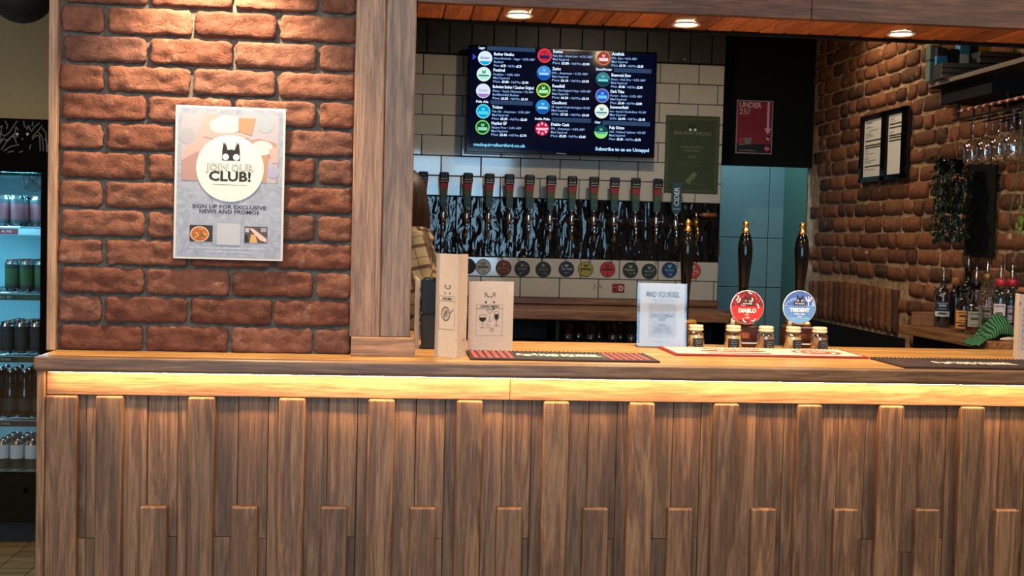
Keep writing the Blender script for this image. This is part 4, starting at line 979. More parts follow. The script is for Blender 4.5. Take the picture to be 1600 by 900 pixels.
# ---- jars
def make_jar():
    j = empty('spice_jar', (0, 0, 0), 'x', 'jar', 'sample jars behind the cream bar mat')
    MB().lathe([(0, 0), (.0255, 0), (.028, .003), (.028, .044), (.026, .050), (.021, .054), (.0205, .058), (.0185, .058), (.019, .053), (.0245, .047), (.0255, .043), (.0255, .004), (0, .003)], 24).build('glass_body', M['glass'], j)
    MB().lathe([(0, .0035), (.0250, .0045), (.0250, .036), (.022, .041), (.012, .043), (0, .042)], 20).build('contents', FILL, j)
    MB().lathe([(0, .0585), (.0235, .0585), (.025, .061), (.0235, .064), (.021, .0655), (.0235, .068), (.0235, .073), (.021, .0755), (0, .076)], 24).build('lid', LID, j)
    mb = MB(); n = 9; R_ = .0285
    for k in range(n-1):
        a, b_ = (-PI/2+(k/(n-1)-.5)*1.35), (-PI/2+((k+1)/(n-1)-.5)*1.35)
        mb.poly([(R_*math.cos(x), R_*math.sin(x), z) for x, z in ((a, .006), (b_, .006), (b_, .034), (a, .034))])
    jl = mb.build('label', BK, j)
    S = Print((0, -.0290, 0), (1, 0, 0), (0, 0, 1), .0001); chalk = ink((186, 184, 180)); R = random.Random(2)
    for k in range(3): S.path([(-.010+i*.0028, .026-k*.007+R.uniform(-.0016, .0016)) for i in range(8)], .0007, chalk, 0)
    S.build('chalk_writing', jl); return j
FILL = noisy('jar_grain', (196, 160, 96), (226, 200, 140), 120, .8, .4)
FILL2 = noisy('jar_malt', (120, 70, 40), (176, 120, 72), 140, .8, .4)
LID = flat('pale_jar_lid', (222, 204, 160), .35)
jp = make_jar()
for i, (px, lb) in enumerate(((1088, 'beside the acrylic card sign'), (1147, 'in front of the DIABLO pump'), (1198, 'between the two pump clips'), (1241, 'in front of the TRIDENT pump'), (1282, 'at the right end'))):
    j = jp if i == 0 else copy_tree(jp); p = at(px, 546, .552); sc = 1.0; j.location = (p.x, .568 if i in (0, ) else .5525-.012*0, CT); j.location.y = .5355+.0295; j.rotation_euler.z = (.1, -.2, .15, .3, .2)[i]
    if i in (1, 3):
        j.location.y = .5655
    j['label'] = 'small glass sample jar with pale lid and black label, '+lb
    if i in (2, 4):
        for c_ in j.children:
            if c_.name.startswith('contents'): c_.data = c_.data.copy(); c_.data.materials[0] = FILL2

# ================================================================== right-hand wall, counter and shelf
# ---- framed notices on the old bricks
fx = XR-.012
fr = empty('notice_frame', (fx, 2.4, 1.93), 'black double frame holding two white price sheets on the old brick wall', 'frame')
fy0, fy1, fz0, fz1 = 2.128, 2.678, 1.762, 2.096
MB().box((fx-.012, fy0, fz0), (fx-.004, fy1, fz1), .002).build('backing_board', M['black'], fr)
for a, b in (((fy0, fz0), (fy1, fz0+.022)), ((fy0, fz1-.022), (fy1, fz1)), ((fy0, fz0), (fy0+.050, fz1)), ((fy1-.03, fz0), (fy1, fz1)), ((2.352, fz0), (2.412, fz1))):
    MB().box((fx-.024, a[0], a[1]), (fx-.011, b[0], b[1]), .002).build('frame_bar', M['blackgloss'], fr)
for k, (a, b) in enumerate(((2.640, 2.416), (2.346, 2.183))):
    MB().box((fx-.0135, b, fz0+.026), (fx-.0122, a, fz1-.026)).build('paper_sheet', M['paper'], fr)
    S = Print((fx-.0136, a, fz0+.026), (0, -1, 0), (0, 0, 1)); w, h = a-b, fz1-fz0-.052; R = random.Random(k+3)
    for v in ((.62, .54, .50, .17) if k == 0 else (.83, .77, .64, .60, .55)): S.rect(w*.08, h*v, w*.95, h*v+.007, ink((40, 40, 40)), 0)
    if k == 0:
        S.text('OPENING PRICES', w*.08, h*.93, .010, BK, 0, w*.35, 'L'); S.text('measures 25ml, 125ml, 175ml', w*.5, h*.80, .008, BK, 0, w*.5, 'C')
        for v in (.88, .86, .76, .73, .70, .46, .43, .40, .34, .31, .28, .25, .12): S.rect(w*.08, h*v, w*(.2+.5*R.random()), h*v+.003, M['greyink'], 0)
    else:
        for v in (.93, .91, .88, .71, .69): S.rect(w*.1, h*v, w*(.3+.5*R.random()), h*v+.003, M['greyink'], 0)
    S.build('print', fr)

# ---- side counter with spirit bottles
RZ = 1.127
sc = empty('side_counter', (2.2, 1.1, 0), 'worn wooden side counter along the old brick wall', 'counter')
boxo('top_board', (2.03, .725, RZ-.034), (2.185, 1.465, RZ), M['counterold'] if 'counterold' in M else M.setdefault('counterold', wood('side_counter_wood', (96, 62, 34), (136, 94, 56), (164, 120, 78), 1, .4, .1)), sc, .004, 2)
boxo('top_board', (2.1855, .725, RZ-.034), (2.328, 1.465, RZ), M['counterold'], sc, .004, 2)
boxo('cabinet', (2.08, .725, 0), (2.325, 1.44, RZ-.036), M['blackmatte'], sc)
p0, p1 = at(1428, 503, 1.43), at(1462, 482, 1.43)
cb = empty('cardboard_block', ((p0.x+p1.x)/2, 1.43, RZ), 'small plain brown box at the far end of the side counter', 'box')
boxo('carton', (p0.x, 1.39, RZ+.0005), (p1.x, 1.455, RZ+.052), noisy('brown_card', (120, 76, 44), (150, 98, 60), 60, .8, .1), cb, .002); boxo('lid_flap', (p0.x-.001, 1.389, RZ+.052), (p1.x+.001, 1.456, RZ+.055), ink((140, 92, 56)), cb)

def bottle(px, X, top, body_top, r, glassm, label, cap=None, spout=False, lab=None, lab2=None, liquid=None, neck=.013, shoulder=.05, ball=False):
    "px column, X distance from the axis, heights above the counter"
    Y = atx(px, 500, X).y; e = empty('spirit_bottle', (X, Y, RZ), label, 'bottle', 'spirit bottles on the side counter'); c = (X, Y, RZ)
    bt = body_top; prof = [(0, 0), (r*.95, 0), (r, .006), (r, bt)]
    if ball: prof = [(0, 0), (r*.95, 0), (r, .006), (r, bt*.7), (r*1.0, bt*.85), (r*.93, bt), (r*.7, bt+.018)]
    for k in range(1, 5):
        t = k/4; prof.append((r+(neck-r)*(1-math.cos(t*PI/2))*1.0 if not ball else max(neck, r*.7*(1-t)), bt+shoulder*math.sin(t*PI/2)))
    prof += [(neck, top-.012), (neck*1.15, top-.011), (neck*1.15, top), (0, top)]
    MB().lathe(prof, 20, c).build('glass_body', glassm, e)
    if liquid: MB().lathe([(0, .004), (r*.92, .006), (r*.92, bt*liquid[1]), (0, bt*liquid[1])], 16, c).build('spirit', liquid[0], e)
    for L_, nm in ((lab, 'label'), (lab2, 'lower_label')):
        if not L_: continue
        col, z0, z1, half = L_; mb = MB(); n = 8; a_c = math.atan2(EYE.y-Y, EYE.x-X)
        for k in range(n):
            a, b = a_c+(k/n-.5)*2*half, a_c+((k+1)/n-.5)*2*half
            mb.poly([(X+(r+.0006)*math.cos(x), Y+(r+.0006)*math.sin(x), RZ+z) for x, z in ((a, z0), (b, z0), (b, z1), (a, z1))])
        o = mb.build(nm, ink(col), e)
        U = Vector((-math.sin(a_c), math.cos(a_c), 0)); S = Print(Vector((X, Y, RZ))+Vector((math.cos(a_c), math.sin(a_c), 0))*(r+.001), U, (0, 0, 1), .0003); w = r*math.sin(min(half, 1.0))*.8; dk = ink(tuple(int(k*.35) for k in col) if sum(col) > 240 else (150, 150, 160))
        zc = (z0+z1)/2
        S.rect(-w, z1-.010, w, z1-.007, dk, 0); S.rect(-w*.7, zc-.002, w*.7, zc+.006, dk, 0); S.rect(-w*.8, z0+.007, w*.8, z0+.009, dk, 0); S.build('label_print', o)
    if cap: MB().lathe([(0, top+.001), (cap[1], top+.001), (cap[1], top+cap[2]), (cap[1]*.9, top+cap[2]+.002), (0, top+cap[2]+.002)], 16, c).build('cap', cap[0], e)
    if spout:
        z = top+(cap[2] if cap else 0); MB().tube([(X, Y, RZ+z), (X, Y, RZ+z+.02), (X+.001, Y+.002, RZ+z+.035), (X+.004, Y+.006, RZ+z+.062)], [.008, .005, .0035, .003], 8).build('pourer', M['chrome'], e)
gclr = glass('bottle_clear', (.80, .84, .84), .9, .03, .05); gdark = flat('bottle_dark', (16, 14, 14), .08); gblue = glass('bottle_blue', (.25, .42, .55), .9, .03, .06); ggreen = glass('bottle_green', (.22, .36, .30), .9, .03, .06)
amber = flat('amber_spirit', (96, 48, 18), .2); water = glass('clear_spirit', (.86, .88, .86), .6, .05, .02); redcap = flat('red_cap', (178, 34, 44), .35); cork = flat('cork_cap', (156, 96, 58), .7); goldcap = flat('gold_foil', (150, 116, 60), .35, .7)
bottle(1472, 2.17, .185, .105, .030, glass('bottle_navy', (.30, .34, .42), .9, .03, .06), 'navy labelled bottle with white band, beside the brown box', None, True, ((30, 38, 60), .066, .105, 1.1), ((196, 198, 200), .044, .064, 1.1))
bottle(1492, 2.28, .165, .100, .028, gdark, 'black bottle with orange brown stopper behind the orange labelled bottle', (cork, .017, .030), False)
bottle(1505, 2.12, .150, .085, .031, gclr, 'squat bottle with orange label at the front of the bottle group', (M['blackgloss'], .014, .012), False, ((214, 142, 66), .040, .084, 1.0), ((206, 134, 62), .016, .036, 1.0), (amber, .32))
bottle(1510, 2.30, .235, .130, .031, gdark, 'tall dark bottle with a pourer at the back of the bottle group', None, True)
bottle(1523, 2.12, .165, .098, .033, gclr, 'round shouldered bottle with plain pale green label', (M['blackgloss'], .016, .030), True, ((142, 142, 118), .030, .086, .8), None, (amber, .5), .015, .05, True)
bottle(1540, 2.21, .190, .108, .031, gclr, 'clear bottle with gold neck and a white over teal label', (goldcap, .014, .030), True, ((196, 186, 174), .060, .104, 1.0), ((60, 112, 110), .024, .058, 1.0))
bottle(1552, 2.30, .230, .140, .030, gclr, 'clear bottle closed by a cork stopper', (cork, .019, .012), False, ((190, 170, 166), .07, .13, .8))
bottle(1561, 2.15, .185, .125, .028, ggreen, 'slim bottle with red cap and tall white label, left of the red capped pair', (redcap, .017, .022), True, ((206, 186, 184), .050, .122, .75), ((150, 40, 44), .018, .046, .9))
bottle(1579, 2.20, .185, .120, .028, ggreen, 'slim bottle with red cap and dark teal label, right of the red capped pair', (redcap, .017, .022), True, ((206, 180, 180), .055, .115, .5), ((40, 84, 80), .02, .05, .9))
bottle(1597, 2.21, .165, .120, .033, gblue, 'blue tinted bottle with brown stopper behind the upright menu', (cork, .018, .016), False)
# ---- striped bar towel
tw_ = empty('bar_towel', (2.09, .88, RZ), 'crumpled green and black striped bar towel on the side counter', 'towel')
def towelm():
    m, t, n, b = nt('striped_towel'); uv = n.new('ShaderNodeTexCoord'); wv = n.new('ShaderNodeTexWave'); wv.inputs['Scale'].default_value = 7; wv.bands_direction = 'X'
    wv.inputs['Distortion'].default_value = 1.5; wv.inputs['Detail Scale'].default_value = 2
    t.links.new(uv.outputs['UV'], wv.inputs[0]); rp = ramp(n, ((.4, (14, 34, 20)), (.6, (52, 118, 74)))); t.links.new(wv.outputs[0], rp.inputs[0]); t.links.new(rp.outputs[0], b.inputs['Base Color']); b.inputs['Roughness'].default_value = .95; return m
b = bmesh.new(); uvl = b.loops.layers.uv.new(); NX, NY = 36, 18; g = []
TX, TY2 = (2.0, 2.165), (.742, .862)
for j in range(NY+1):
    row = []
    for i in range(NX+1):
        u, v = i/NX, j/NY; hgt = .085*max(0, 1-((u-.60)/.34)**2)*max(0, 1-((v-.5)/.52)**2)**.6+.010*noise.noise((u*7, v*6, 2))*(u > .1)
        row.append(b.verts.new((TX[0]+(TX[1]-TX[0])*u+.006*noise.noise((v*4, u*2, 0)), TY2[0]+(TY2[1]-TY2[0])*v, RZ+.004+max(0, hgt))))
    g.append(row)
for j in range(NY):
    for i in range(NX):
        f = b.faces.new((g[j][i], g[j][i+1], g[j+1][i+1], g[j+1][i])); f.smooth = True
        for l, (a, c_) in zip(f.loops, ((i, j), (i+1, j), (i+1, j+1), (i, j+1))): l[uvl].uv = (a/NX, c_/NY)
me = bpy.data.meshes.new('cloth'); b.to_mesh(me); b.free(); me.materials.append(towelm()); o = link('cloth', me, tw_)
for v in me.vertices:
    if v.co.x < 2.032: v.co.z = RZ+.004-max(0, (2.032-v.co.x))*.8
sm = o.modifiers.new('thickness', 'SOLIDIFY'); sm.thickness = .003; sm.offset = 1
tag(MB().tube([(2.075, .735, RZ+.007), (2.11, .745, RZ+.007), (2.16, .752, RZ+.007)], [.003, .0075, .006], 10).build('cream_scraper', M['menu']), 'short cream plastic scraper lying at the near end of the side counter', 'scraper')

# ---- shelf high on the right wall with boxes on it
sh = empty('high_shelf', (2.2, .9, 2.07), 'black high shelf with a pale front edge on the old brick wall', 'shelf')
boxo('board', (2.05, .40, 2.062), (2.335, 1.315, 2.082), M['blackmatte'], sh, .002); boxo('edge_trim', (2.044, .40, 2.066), (2.0495, 1.315, 2.083), flat('pale_trim', (120, 106, 92), .5), sh, .001)
boxo('under_board', (2.09, .90, 2.0), (2.33, 1.30, 2.0615), M['blackmatte'], sh)
grey = wood('grey_crate_board', (70, 62, 52), (98, 88, 74), (116, 104, 88), 0, .8, .15)
def crate(x0, x1, z0, z1, n, label):
    e = empty('crate', ((x0+x1)/2, 1.2, z0), label, 'crate'); h = (z1-z0)/n
    for k in range(n): boxo('slat', (x0, 1.15, z0+k*h+.001), (x1, 1.158, z0+(k+1)*h-.003), grey, e, .001)
    boxo('body', (x0+.002, 1.159, z0+.001), (x1-.002, 1.23, z1-.004), M['black'], e)
z1 = at(1540, 99, 1.15).z; z2 = at(1580, 80, 1.15).z
crate(at(1472, 110, 1.15).x, 2.33, 2.0825, z1, 3, 'grey slatted crate on the high shelf, lower of two'); crate(at(1531, 90, 1.15).x, 2.33, z1+.001, z2, 2, 'grey slatted crate on the high shelf, upper of two')
def pack(px0, px1, py0, Y, cols, label, name='packet', hgt=None, d=.04):
    a, b_ = at(px0, py0, Y), at(px1, py0, Y); z1 = a.z; e = empty(name, ((a.x+b_.x)/2, Y, 2.0825), label, 'packet'); h = z1-2.0825
    for k, (c_, t0, t1) in enumerate(cols): boxo('carton' if k == 0 else 'printed_band', (a.x-.0004*k, Y-.0004*k, 2.0828+h*t0), (b_.x+.0004*k, Y+d+.0004*k, 2.0828+h*t1), ink(c_), e, .002 if k == 0 else 0)
pack(1454, 1472, 70, 1.262, (((86, 104, 98), 0, 1), ((40, 50, 48), .55, .62)), 'grey green tub at the far end of the high shelf')
pack(1465, 1481, 74, 1.235 if False else 1.165+.07, (((20, 24, 30), 0, 1), ((36, 120, 168), .36, .75)), 'small blue banded packet in front of the grey green tub', d=.02)
pack(1484, 1499, 76, 1.245, (((16, 16, 18), 0, 1),), 'plain black packet beside the blue banded packet')
pack(1501, 1516, 66, 1.245, (((196, 192, 184), 0, 1), ((60, 150, 196), .7, 1)), 'white and pale blue packet on the high shelf')
pack(1518, 1529, 66, 1.245, (((14, 14, 14), 0, 1),), 'tall black packet between the white and yellow packets')
pack(1530, 1549, 62, 1.245, (((190, 172, 40), 0, 1), ((60, 54, 40), 0, .55)), 'yellow topped packet behind the upper crate')

# ---- glass rack under the shelf
gr = empty('glass_rack', (2.2, 1.0, 1.97), 'hanging rack rails for wine glasses with a red and white striped rod', 'rack')
zr = 1.935
def stripem():
    m, t, n, b = nt('candy_stripe'); tc = n.new('ShaderNodeTexCoord'); wv = n.new('ShaderNodeTexWave'); wv.inputs['Scale'].default_value = 11; wv.bands_direction = 'DIAGONAL'
    t.links.new(tc.outputs['Object'], wv.inputs[0]); rp = ramp(n, ((.72, (110, 24, 26)), (.80, (226, 196, 184)))); t.links.new(wv.outputs[0], rp.inputs[0]); t.links.new(rp.outputs[0], b.inputs['Base Color']); b.inputs['Roughness'].default_value = .6; return m
a, b_ = at(1497, 174, 1.23), None
xs_ = a.x; za = a.z
MB().tube([(xs_, .45, za), (xs_, 1.23, za)], .006, 10).build('striped_rod', stripem(), gr)
boxo('hanger_post', (xs_-.014, 1.235, za-.012), (xs_+.014, 1.262, 1.9995), M['oldbrick'], gr, .002)
RX = [2.125+k*.062 for k in range(4)]
for x in RX:
    mb = MB().box((x-.006, .45, zr), (x+.006, 1.26, zr+.004))
    for y in (.5, .85, 1.22): mb.box((x-.0015, y-.004, zr+.0041), (x+.0015, y+.004, 2.0))
    mb.build('rail', M['blackmatte'], gr)
def wineglass():
    return MB().lathe([(0, .0), (.030, .0), (.030, -.002), (.008, -.006), (.0035, -.014), (.0035, -.075), (.012, -.084), (.030, -.105), (.035, -.125), (.033, -.155), (.029, -.178), (.0275, -.178), (.0315, -.155), (.0335, -.125), (.0285, -.106), (.010, -.086), (0, -.083)], 18).build('wine_glass', M['glassware'])
wg = None; WP = [(0, 1.19), (1, 1.16), (0, 1.09), (1, 1.06), (2, 1.14), (0, .99), (1, .96), (2, 1.02), (0, .89)]
for i, (k, y) in enumerate(WP):
    o = wineglass() if wg is None else wg.copy()
    if wg is None: wg = o
    else: COL.objects.link(o)
    o.location = (RX[k]+.031, y-.03, zr+.0065); tag(o, nth[(i % 4)]+' wine glass along the '+('outer', 'middle', 'wall side')[k]+' gap of the hanging rack', 'wine glass', 'wine glasses hanging in the rack')
cnt = {}
for o in [x for x in bpy.data.objects if x.name.startswith('wine_glass')]:
    k = round((o.location.x-2.156)/.062); cnt.setdefault(k, []).append(o)
for k, L_ in cnt.items():
    for i, o in enumerate(sorted(L_, key=lambda o: -o.location.y)): o['label'] = nth[i]+' wine glass counted from the wall, '+('outer', 'middle', 'inner')[k]+' row of the hanging rack'

# ---- hanging plants and dark board
def leafmesh(L, W):
    b = bmesh.new(); r = [b.verts.new(p) for p in ((0, 0, 0), (-W*.5, L*.35, .0015), (-W*.36, L*.7, .0), (0, L, -.004), (W*.36, L*.7, 0), (W*.5, L*.35, .0015), (0, L*.45, -.003))]
    for k in range(6): b.faces.new((r[k], r[(k+1) % 6], r[6]))
    return b
def foliage(pts, Lr, mat, name, parent, seed):
    R = random.Random(seed); B = bmesh.new()
    for p in pts:
        L = R.uniform(*Lr); b = leafmesh(L, L*.55); b.transform(Matrix.Translation(p) @ Matrix.Rotation(R.uniform(0, 6.28), 4, 'Z') @ Matrix.Rotation(R.uniform(-1.6, .1), 4, 'X'))
        mm = bpy.data.meshes.new('t'); b.to_mesh(mm); b.free(); B.from_mesh(mm); bpy.data.meshes.remove(mm)
    me = bpy.data.meshes.new(name); B.to_mesh(me); B.free(); me.materials.append(mat); return link(name, me, parent)
hx = 2.22; p = atx(1487, 250, hx); hp = empty('hanging_plant', (hx, p.y, p.z), 'dark trailing plant in a small pot hung by three cords from the rack', 'plant')
topz = atx(1490, 196, hx).z
MB().lathe([(0, -.055), (.040, -.055), (.052, -.01), (.052, 0), (.046, 0), (.044, -.012), (0, -.012)], 18, (hx, p.y, p.z)).build('pot', M['blackgloss'], hp)
for k in range(3):
    a = k*2.1+.5; MB().tube([(hx, p.y, topz), (hx+.052*math.cos(a), p.y+.052*math.sin(a), p.z-.002)], .002, 6).build('cord', cork, hp)
MB().tube([(hx, p.y, topz), (hx+.0, p.y-.0, 2.06)], .002, 6).build('hanger_cord', cork, hp)
R = random.Random(8); pts = []
for k in range(620):
    a, rr_ = R.random()*6.28, .02+.05*R.random(); z = p.z+.02-.34*R.random()**.9; pts.append((min(hx+rr_*math.cos(a), XR-.05), p.y+rr_*math.sin(a)*1.2, z))
f = foliage(pts, (.022, .04), noisy('dark_leaf', (20, 34, 20), (34, 52, 30), 40, .5, .1), 'foliage', hp, 2); f['kind'] = 'stuff'
y0, y1 = atx(1512, 300, XR-.015).y, atx(1557, 300, XR-.015).y; z0, z1 = atx(1535, 400, XR-.015).z, atx(1535, 252, XR-.015).z
db = empty('slate_board', (XR-.015, (y0+y1)/2, (z0+z1)/2), 'blank dark board on the old brick wall behind the hanging wine glasses', 'board')
MB().box((XR-.022, y1, z0), (XR-.0125, y0, z1), .002).build('board', M['blackmatte'], db); MB().box((XR-.026, y1-.006, z1), (XR-.0125, y0+.006, z1+.012), .002).build('top_rail', M['darkwood'], db)
lx = 2.075; q0 = atx(1592, 300, lx); tp_ = empty('trailing_plant', (lx, q0.y, q0.z), 'bright green trailing sprig hanging at the right edge above the bottles', 'plant')
st_ = [(lx, q0.y-.03, 2.060), (lx-.01, q0.y-.02, 1.85), (lx-.012, q0.y, q0.z), (lx-.02, q0.y+.02, q0.z-.08), (lx-.015, q0.y+.03, q0.z-.14)]
MB().tube(st_, .0018, 6).build('stem', ink((60, 84, 36)), tp_)
lm = noisy('green_leaf', (66, 104, 40), (120, 152, 70), 40, .4, .1); R = random.Random(3)
for px, py in ((1598, 315), (1593, 324), (1594, 336), (1588, 346), (1597, 352), (1591, 362)):
    c_ = atx(px, py, lx-.015); f = foliage([c_], (.030, .042), lm, 'leaf', tp_, int(px+py))

# ================================================================== drinks fridge at the left
FY = 2.35
def F(px, py, Y=FY): return at(px, py, Y)
xR_, xL = F(79, 500).x, F(79, 500).x-.66; zt, zh = F(40, 187).z, F(40, 266).z; gx1 = F(67, 500).x; gz0 = F(40, 737).z; gz1 = zh
fr = empty('drinks_fridge', ((xR_+xL)/2, FY+.3, 0), 'tall black glass door drinks fridge lit cold blue inside', 'fridge')
inner = flat('fridge_liner', (128, 170, 178), .5); gx0 = xL+(xR_-gx1)
mb = MB(); mb.box((xL, FY, .0), (xL+.03, FY+.62, zt)); mb.box((xR_-.03, FY, 0), (xR_, FY+.62, zt)); mb.box((xL+.03, FY, zh), (xR_-.03, FY+.62, zt)); mb.box((xL+.03, FY+.6, 0), (xR_-.03, FY+.62, zh)); mb.box((xL+.03, FY, 0), (xR_-.03, FY+.6, gz0-.02)); mb.build('cabinet', M['black'], fr)
MB().box((xL+.031, FY+.585, gz0-.019), (xR_-.031, FY+.599, zh-.001)).box((xL+.031, FY+.03, gz0-.0195), (xR_-.031, FY+.584, gz0-.014)).build('liner', inner, fr)
mb = MB()
for a, b_ in (((gx1, .10), (xR_, zh)), ((xL, .10), (gx0, zh)), ((gx0, .10), (gx1, gz0)), ((gx0, zh-.012), (gx1, zh))): mb.box((a[0], FY-.045, a[1]), (b_[0], FY-.002, b_[1]))
mb.build('door_frame', M['blackgloss'], fr); MB().box((gx0, FY-.03, gz0), (gx1, FY-.024, zh-.012)).build('door_glass', M['pane'], fr)
MB().lathe([(0, -.006), (.010, -.006), (.012, 0), (0, 0)], 14, (F(45, 763).x, FY-.045, F(45, 763).z), 'Y').build('lock', M['chrome'], next(c_ for c_ in fr.children if c_.name.startswith('door_frame')))
hdr = boxo('header', (xL, FY-.046, zh+.002), (xR_, FY-.001, zt), M['blackgloss'], fr, .003)
S = Print((0, FY-.0462, 0), (1, 0, 0), (0, 0, 1)); gl = ink((96, 90, 82)); R = random.Random(12)
def FQ(px, py): p = at(px, py, FY-.046); return (p.x, p.z)
for pts in (((0, 206), (6, 213), (14, 208), (22, 196), (27, 189)), ((0, 224), (6, 216), (10, 220), (24, 208)), ((2, 234), (10, 222), (18, 214), (28, 214)), ((6, 236), (16, 229), (30, 226)), ((24, 205), (25, 198), (29, 204)), ((24, 205), (22, 214), (26, 224)), ((42, 203), (45, 196), (48, 204)), ((49, 206), (54, 198), (62, 192)), ((50, 214), (58, 206), (66, 196)), ((50, 218), (56, 212), (62, 212), (63, 236)), ((60, 206), (66, 214), (68, 236)), ((66, 200), (72, 208), (73, 238)), ((37, 189), (38, 197), (42, 200)), ((52, 190), (50, 197)), ((70, 216), (74, 226), (75, 238)), ((48, 226), (46, 234)), ((12, 238), (22, 236)), ((30, 238), (36, 236)), ((8, 189), (12, 196), (10, 202))):
    S.path([FQ(*p) for p in pts], .0045, gl, 0)
for px in (27, 43): S.disc(*FQ(px, 209.5), .0066, ink((170, 168, 160)), 1, n=12)
S.disc(*FQ(35, 217), .004, gl, 1, n=8)
for px in (6, -20, -50): S.path([FQ(px-16+R.random()*20, 190+R.random()*44) for _ in range(6)], .004, gl, 0)
S.build('header_print', hdr)
fc = F(53, 283, FY+.58); mb = MB()
for r_ in (.012, .022, .032, .042, .052): mb.tube([(fc.x+r_*math.cos(k*PI/12), FY+.570, fc.z+r_*math.sin(k*PI/12)) for k in range(25)], .0016, 6, False)
for k in range(4): mb.tube([(fc.x, FY+.572, fc.z), (fc.x+.062*math.cos(PI/4+k*PI/2), FY+.572, fc.z+.062*math.sin(PI/4+k*PI/2))], .0018, 6)
mb.build('fan_grille', M['chrome'], fr)
area('fridge_tube', ((xL+xR_)/2, FY+.06, zh-.03), (-.35, 0, 0), .5, .04, 26, (.16, .70, 1)).parent = None
SHY = [353, 455, 552, 652]; SZ = [F(40, y, FY+.06).z for y in SHY]
for k, z in enumerate(SZ):
    mb = MB(); n = 14
    for i in range(n+1): mb.tube([(xL+.035+i*(xR_-xL-.07)/n, FY+.05, z-.004), (xL+.035+i*(xR_-xL-.07)/n, FY+.57, z-.004)], .0022, 6)
    mb.tube([(xL+.033, FY+.05, z-.008), (xR_-.033, FY+.05, z-.008)], .004, 6); mb.tube([(xL+.033, FY+.56, z-.008), (xR_-.033, FY+.56, z-.008)], .004, 6); o = mb.build('wire_shelf', M['chrome'], fr)
    st = MB(); st = st.box((xL+.035, FY+.040, z-.042), (xR_-.035, FY+.044, z-.012)).build('price_strip', flat('strip_plastic', (150, 176, 180), .3), fr)
    S = Print((xL+.04, FY+.0398, z-.040), (1, 0, 0), (0, 0, 1)); W_ = xR_-xL-.08
    col = (((120, 20, 34), (150, 40, 50)), ((20, 44, 30), (30, 60, 36)), ((30, 36, 20), (60, 60, 30)), ((16, 24, 36), (20, 30, 44)))[k]
    S.rect(W_*.52, .0, W_*.80, .026, ink(col[0]), 0); S.rect(W_*.80, .0, W_*.99, .026, ink(col[1]) if k != 0 else ink((150, 176, 180)), 0)
    S.text(('SUMO 4.7%', 'ROADKILL GF', 'DARK TIDES', 'IPA  CONTAINS'  )[k], W_*.55, .008, .010, ink((150, 170, 160)), 1, W_*.2, 'L', .01); S.build('strip_print', [c_ for c_ in fr.children if c_.name.startswith('price_strip')][-1])
def can(cols, h=.142, r=.0303):
    "cols = (bottom band, body, top band, lid)"
    mb = MB(); P = [(0, .003), (r*.78, .0), (r*.98, .012), (r, .018), (r, .030), (r, h*.42), (r, h*.60), (r, h*.72), (r, h-.020), (r*.82, h-.006), (r*.84, h), (r*.78, h-.001), (r*.76, h-.004), (0, h-.004)]
    mi = [3, 3, 0, 0, 1, 2 if len(cols) > 4 else 1, 2 if len(cols) > 4 else 1, 2, 3, 3, 3, 3, 3]
    for (p, q_), m_ in zip(zip(P, P[1:]), mi): mb.mi = m_; mb.lathe([p, q_], 18)
    return mb.build('can', [ink(cols[0]), ink(cols[1]), ink(cols[2]), M['chrome']])
def can_emblem(o, c): pass
specs = {0: ((20, 16, 18), (92, 24, 30), (26, 18, 20), 0), 1: ((16, 22, 16), (24, 62, 24), (20, 28, 20), 0), 2: ((20, 20, 22), (34, 32, 30), (22, 22, 24), 0), 4: ((24, 26, 30), (22, 26, 32), (186, 200, 202), 0, 1)}
rown = ['front', 'second', 'third', 'back']
shelfn = ['top', 'second', 'third', 'fourth', 'bottom']; coln = {0: 'red and black', 1: 'green and black', 2: 'dark patterned', 4: 'white topped black'}
z_of = {0: SZ[0], 1: SZ[1], 2: SZ[2], 4: gz0-.0135}
PXC = {0: 50, 1: 65, 2: 58, 4: 52}
for s in (0, 1, 2, 4):
    pr_ = None
    for c in range(3):
        for r_ in range(4):
            if s == 0 and c == 0 and r_ == 0: continue
            o = can(specs[s]) if pr_ is None else pr_.copy()
            if pr_ is None:
                pr_ = o; o.location = (0, 0, 0)
                S = Print((0, 0, 0), (1, 0, 0), (0, 0, 1)); 
            else: COL.objects.link(o)
            x = F(PXC[s], 400, FY+.09).x-c*.0655; o.location = (x, FY+.092+r_*.068, z_of[s]-.001 if s != 4 else z_of[s]); o.rotation_euler.z = c+r_
            tag(o, '%s can, %s row, %s shelf of the fridge, %s from the door edge' % (coln[s], rown[r_], shelfn[s], nth[c]), 'can', coln[s]+' cans in the fridge')
# second layer of white topped cans is hidden; dark bottles on the fourth shelf
bp = None
for c, px in enumerate((61, 39, 17, -5)):
    for r_ in range(3):
        if bp is None:
            bp = tag(MB().lathe([(0, 0), (.028, 0), (.030, .005), (.030, .10), (.024, .135), (.013, .175), (.012, .205), (.014, .207), (.014, .222), (0, .222)], 18).build('beer_bottle', flat('black_bottle_glass', (14, 18, 20), .12)), 'x', 'bottle'); o = bp
            MB().lathe([(.0304, .03), (.0304, .085)], 18).build('label', ink((26, 34, 40)), bp); MB().lathe([(.0152, .205), (.0152, .222), (0, .2225)], 14).build('cap', M['chrome'], bp)
        else: o = copy_tree(bp)
        o.location = (F(61, 600, FY+.09).x-c*.064, FY+.092+r_*.075, SZ[3]-.001); tag(o, 'dark bottle, %s row, fourth shelf of the fridge, %s from the door edge' % (rown[r_], nth[c]), 'bottle', 'dark bottles in the fridge')
MB().box((xL+.06, FY+.5, zt), (xR_-.06, FY+.52, zt+.012)).build('wall_glow_tube', emit('wall_glow', (255, 226, 170), 5), fr)  # glowing tube added on the fridge top to brighten the wall behind
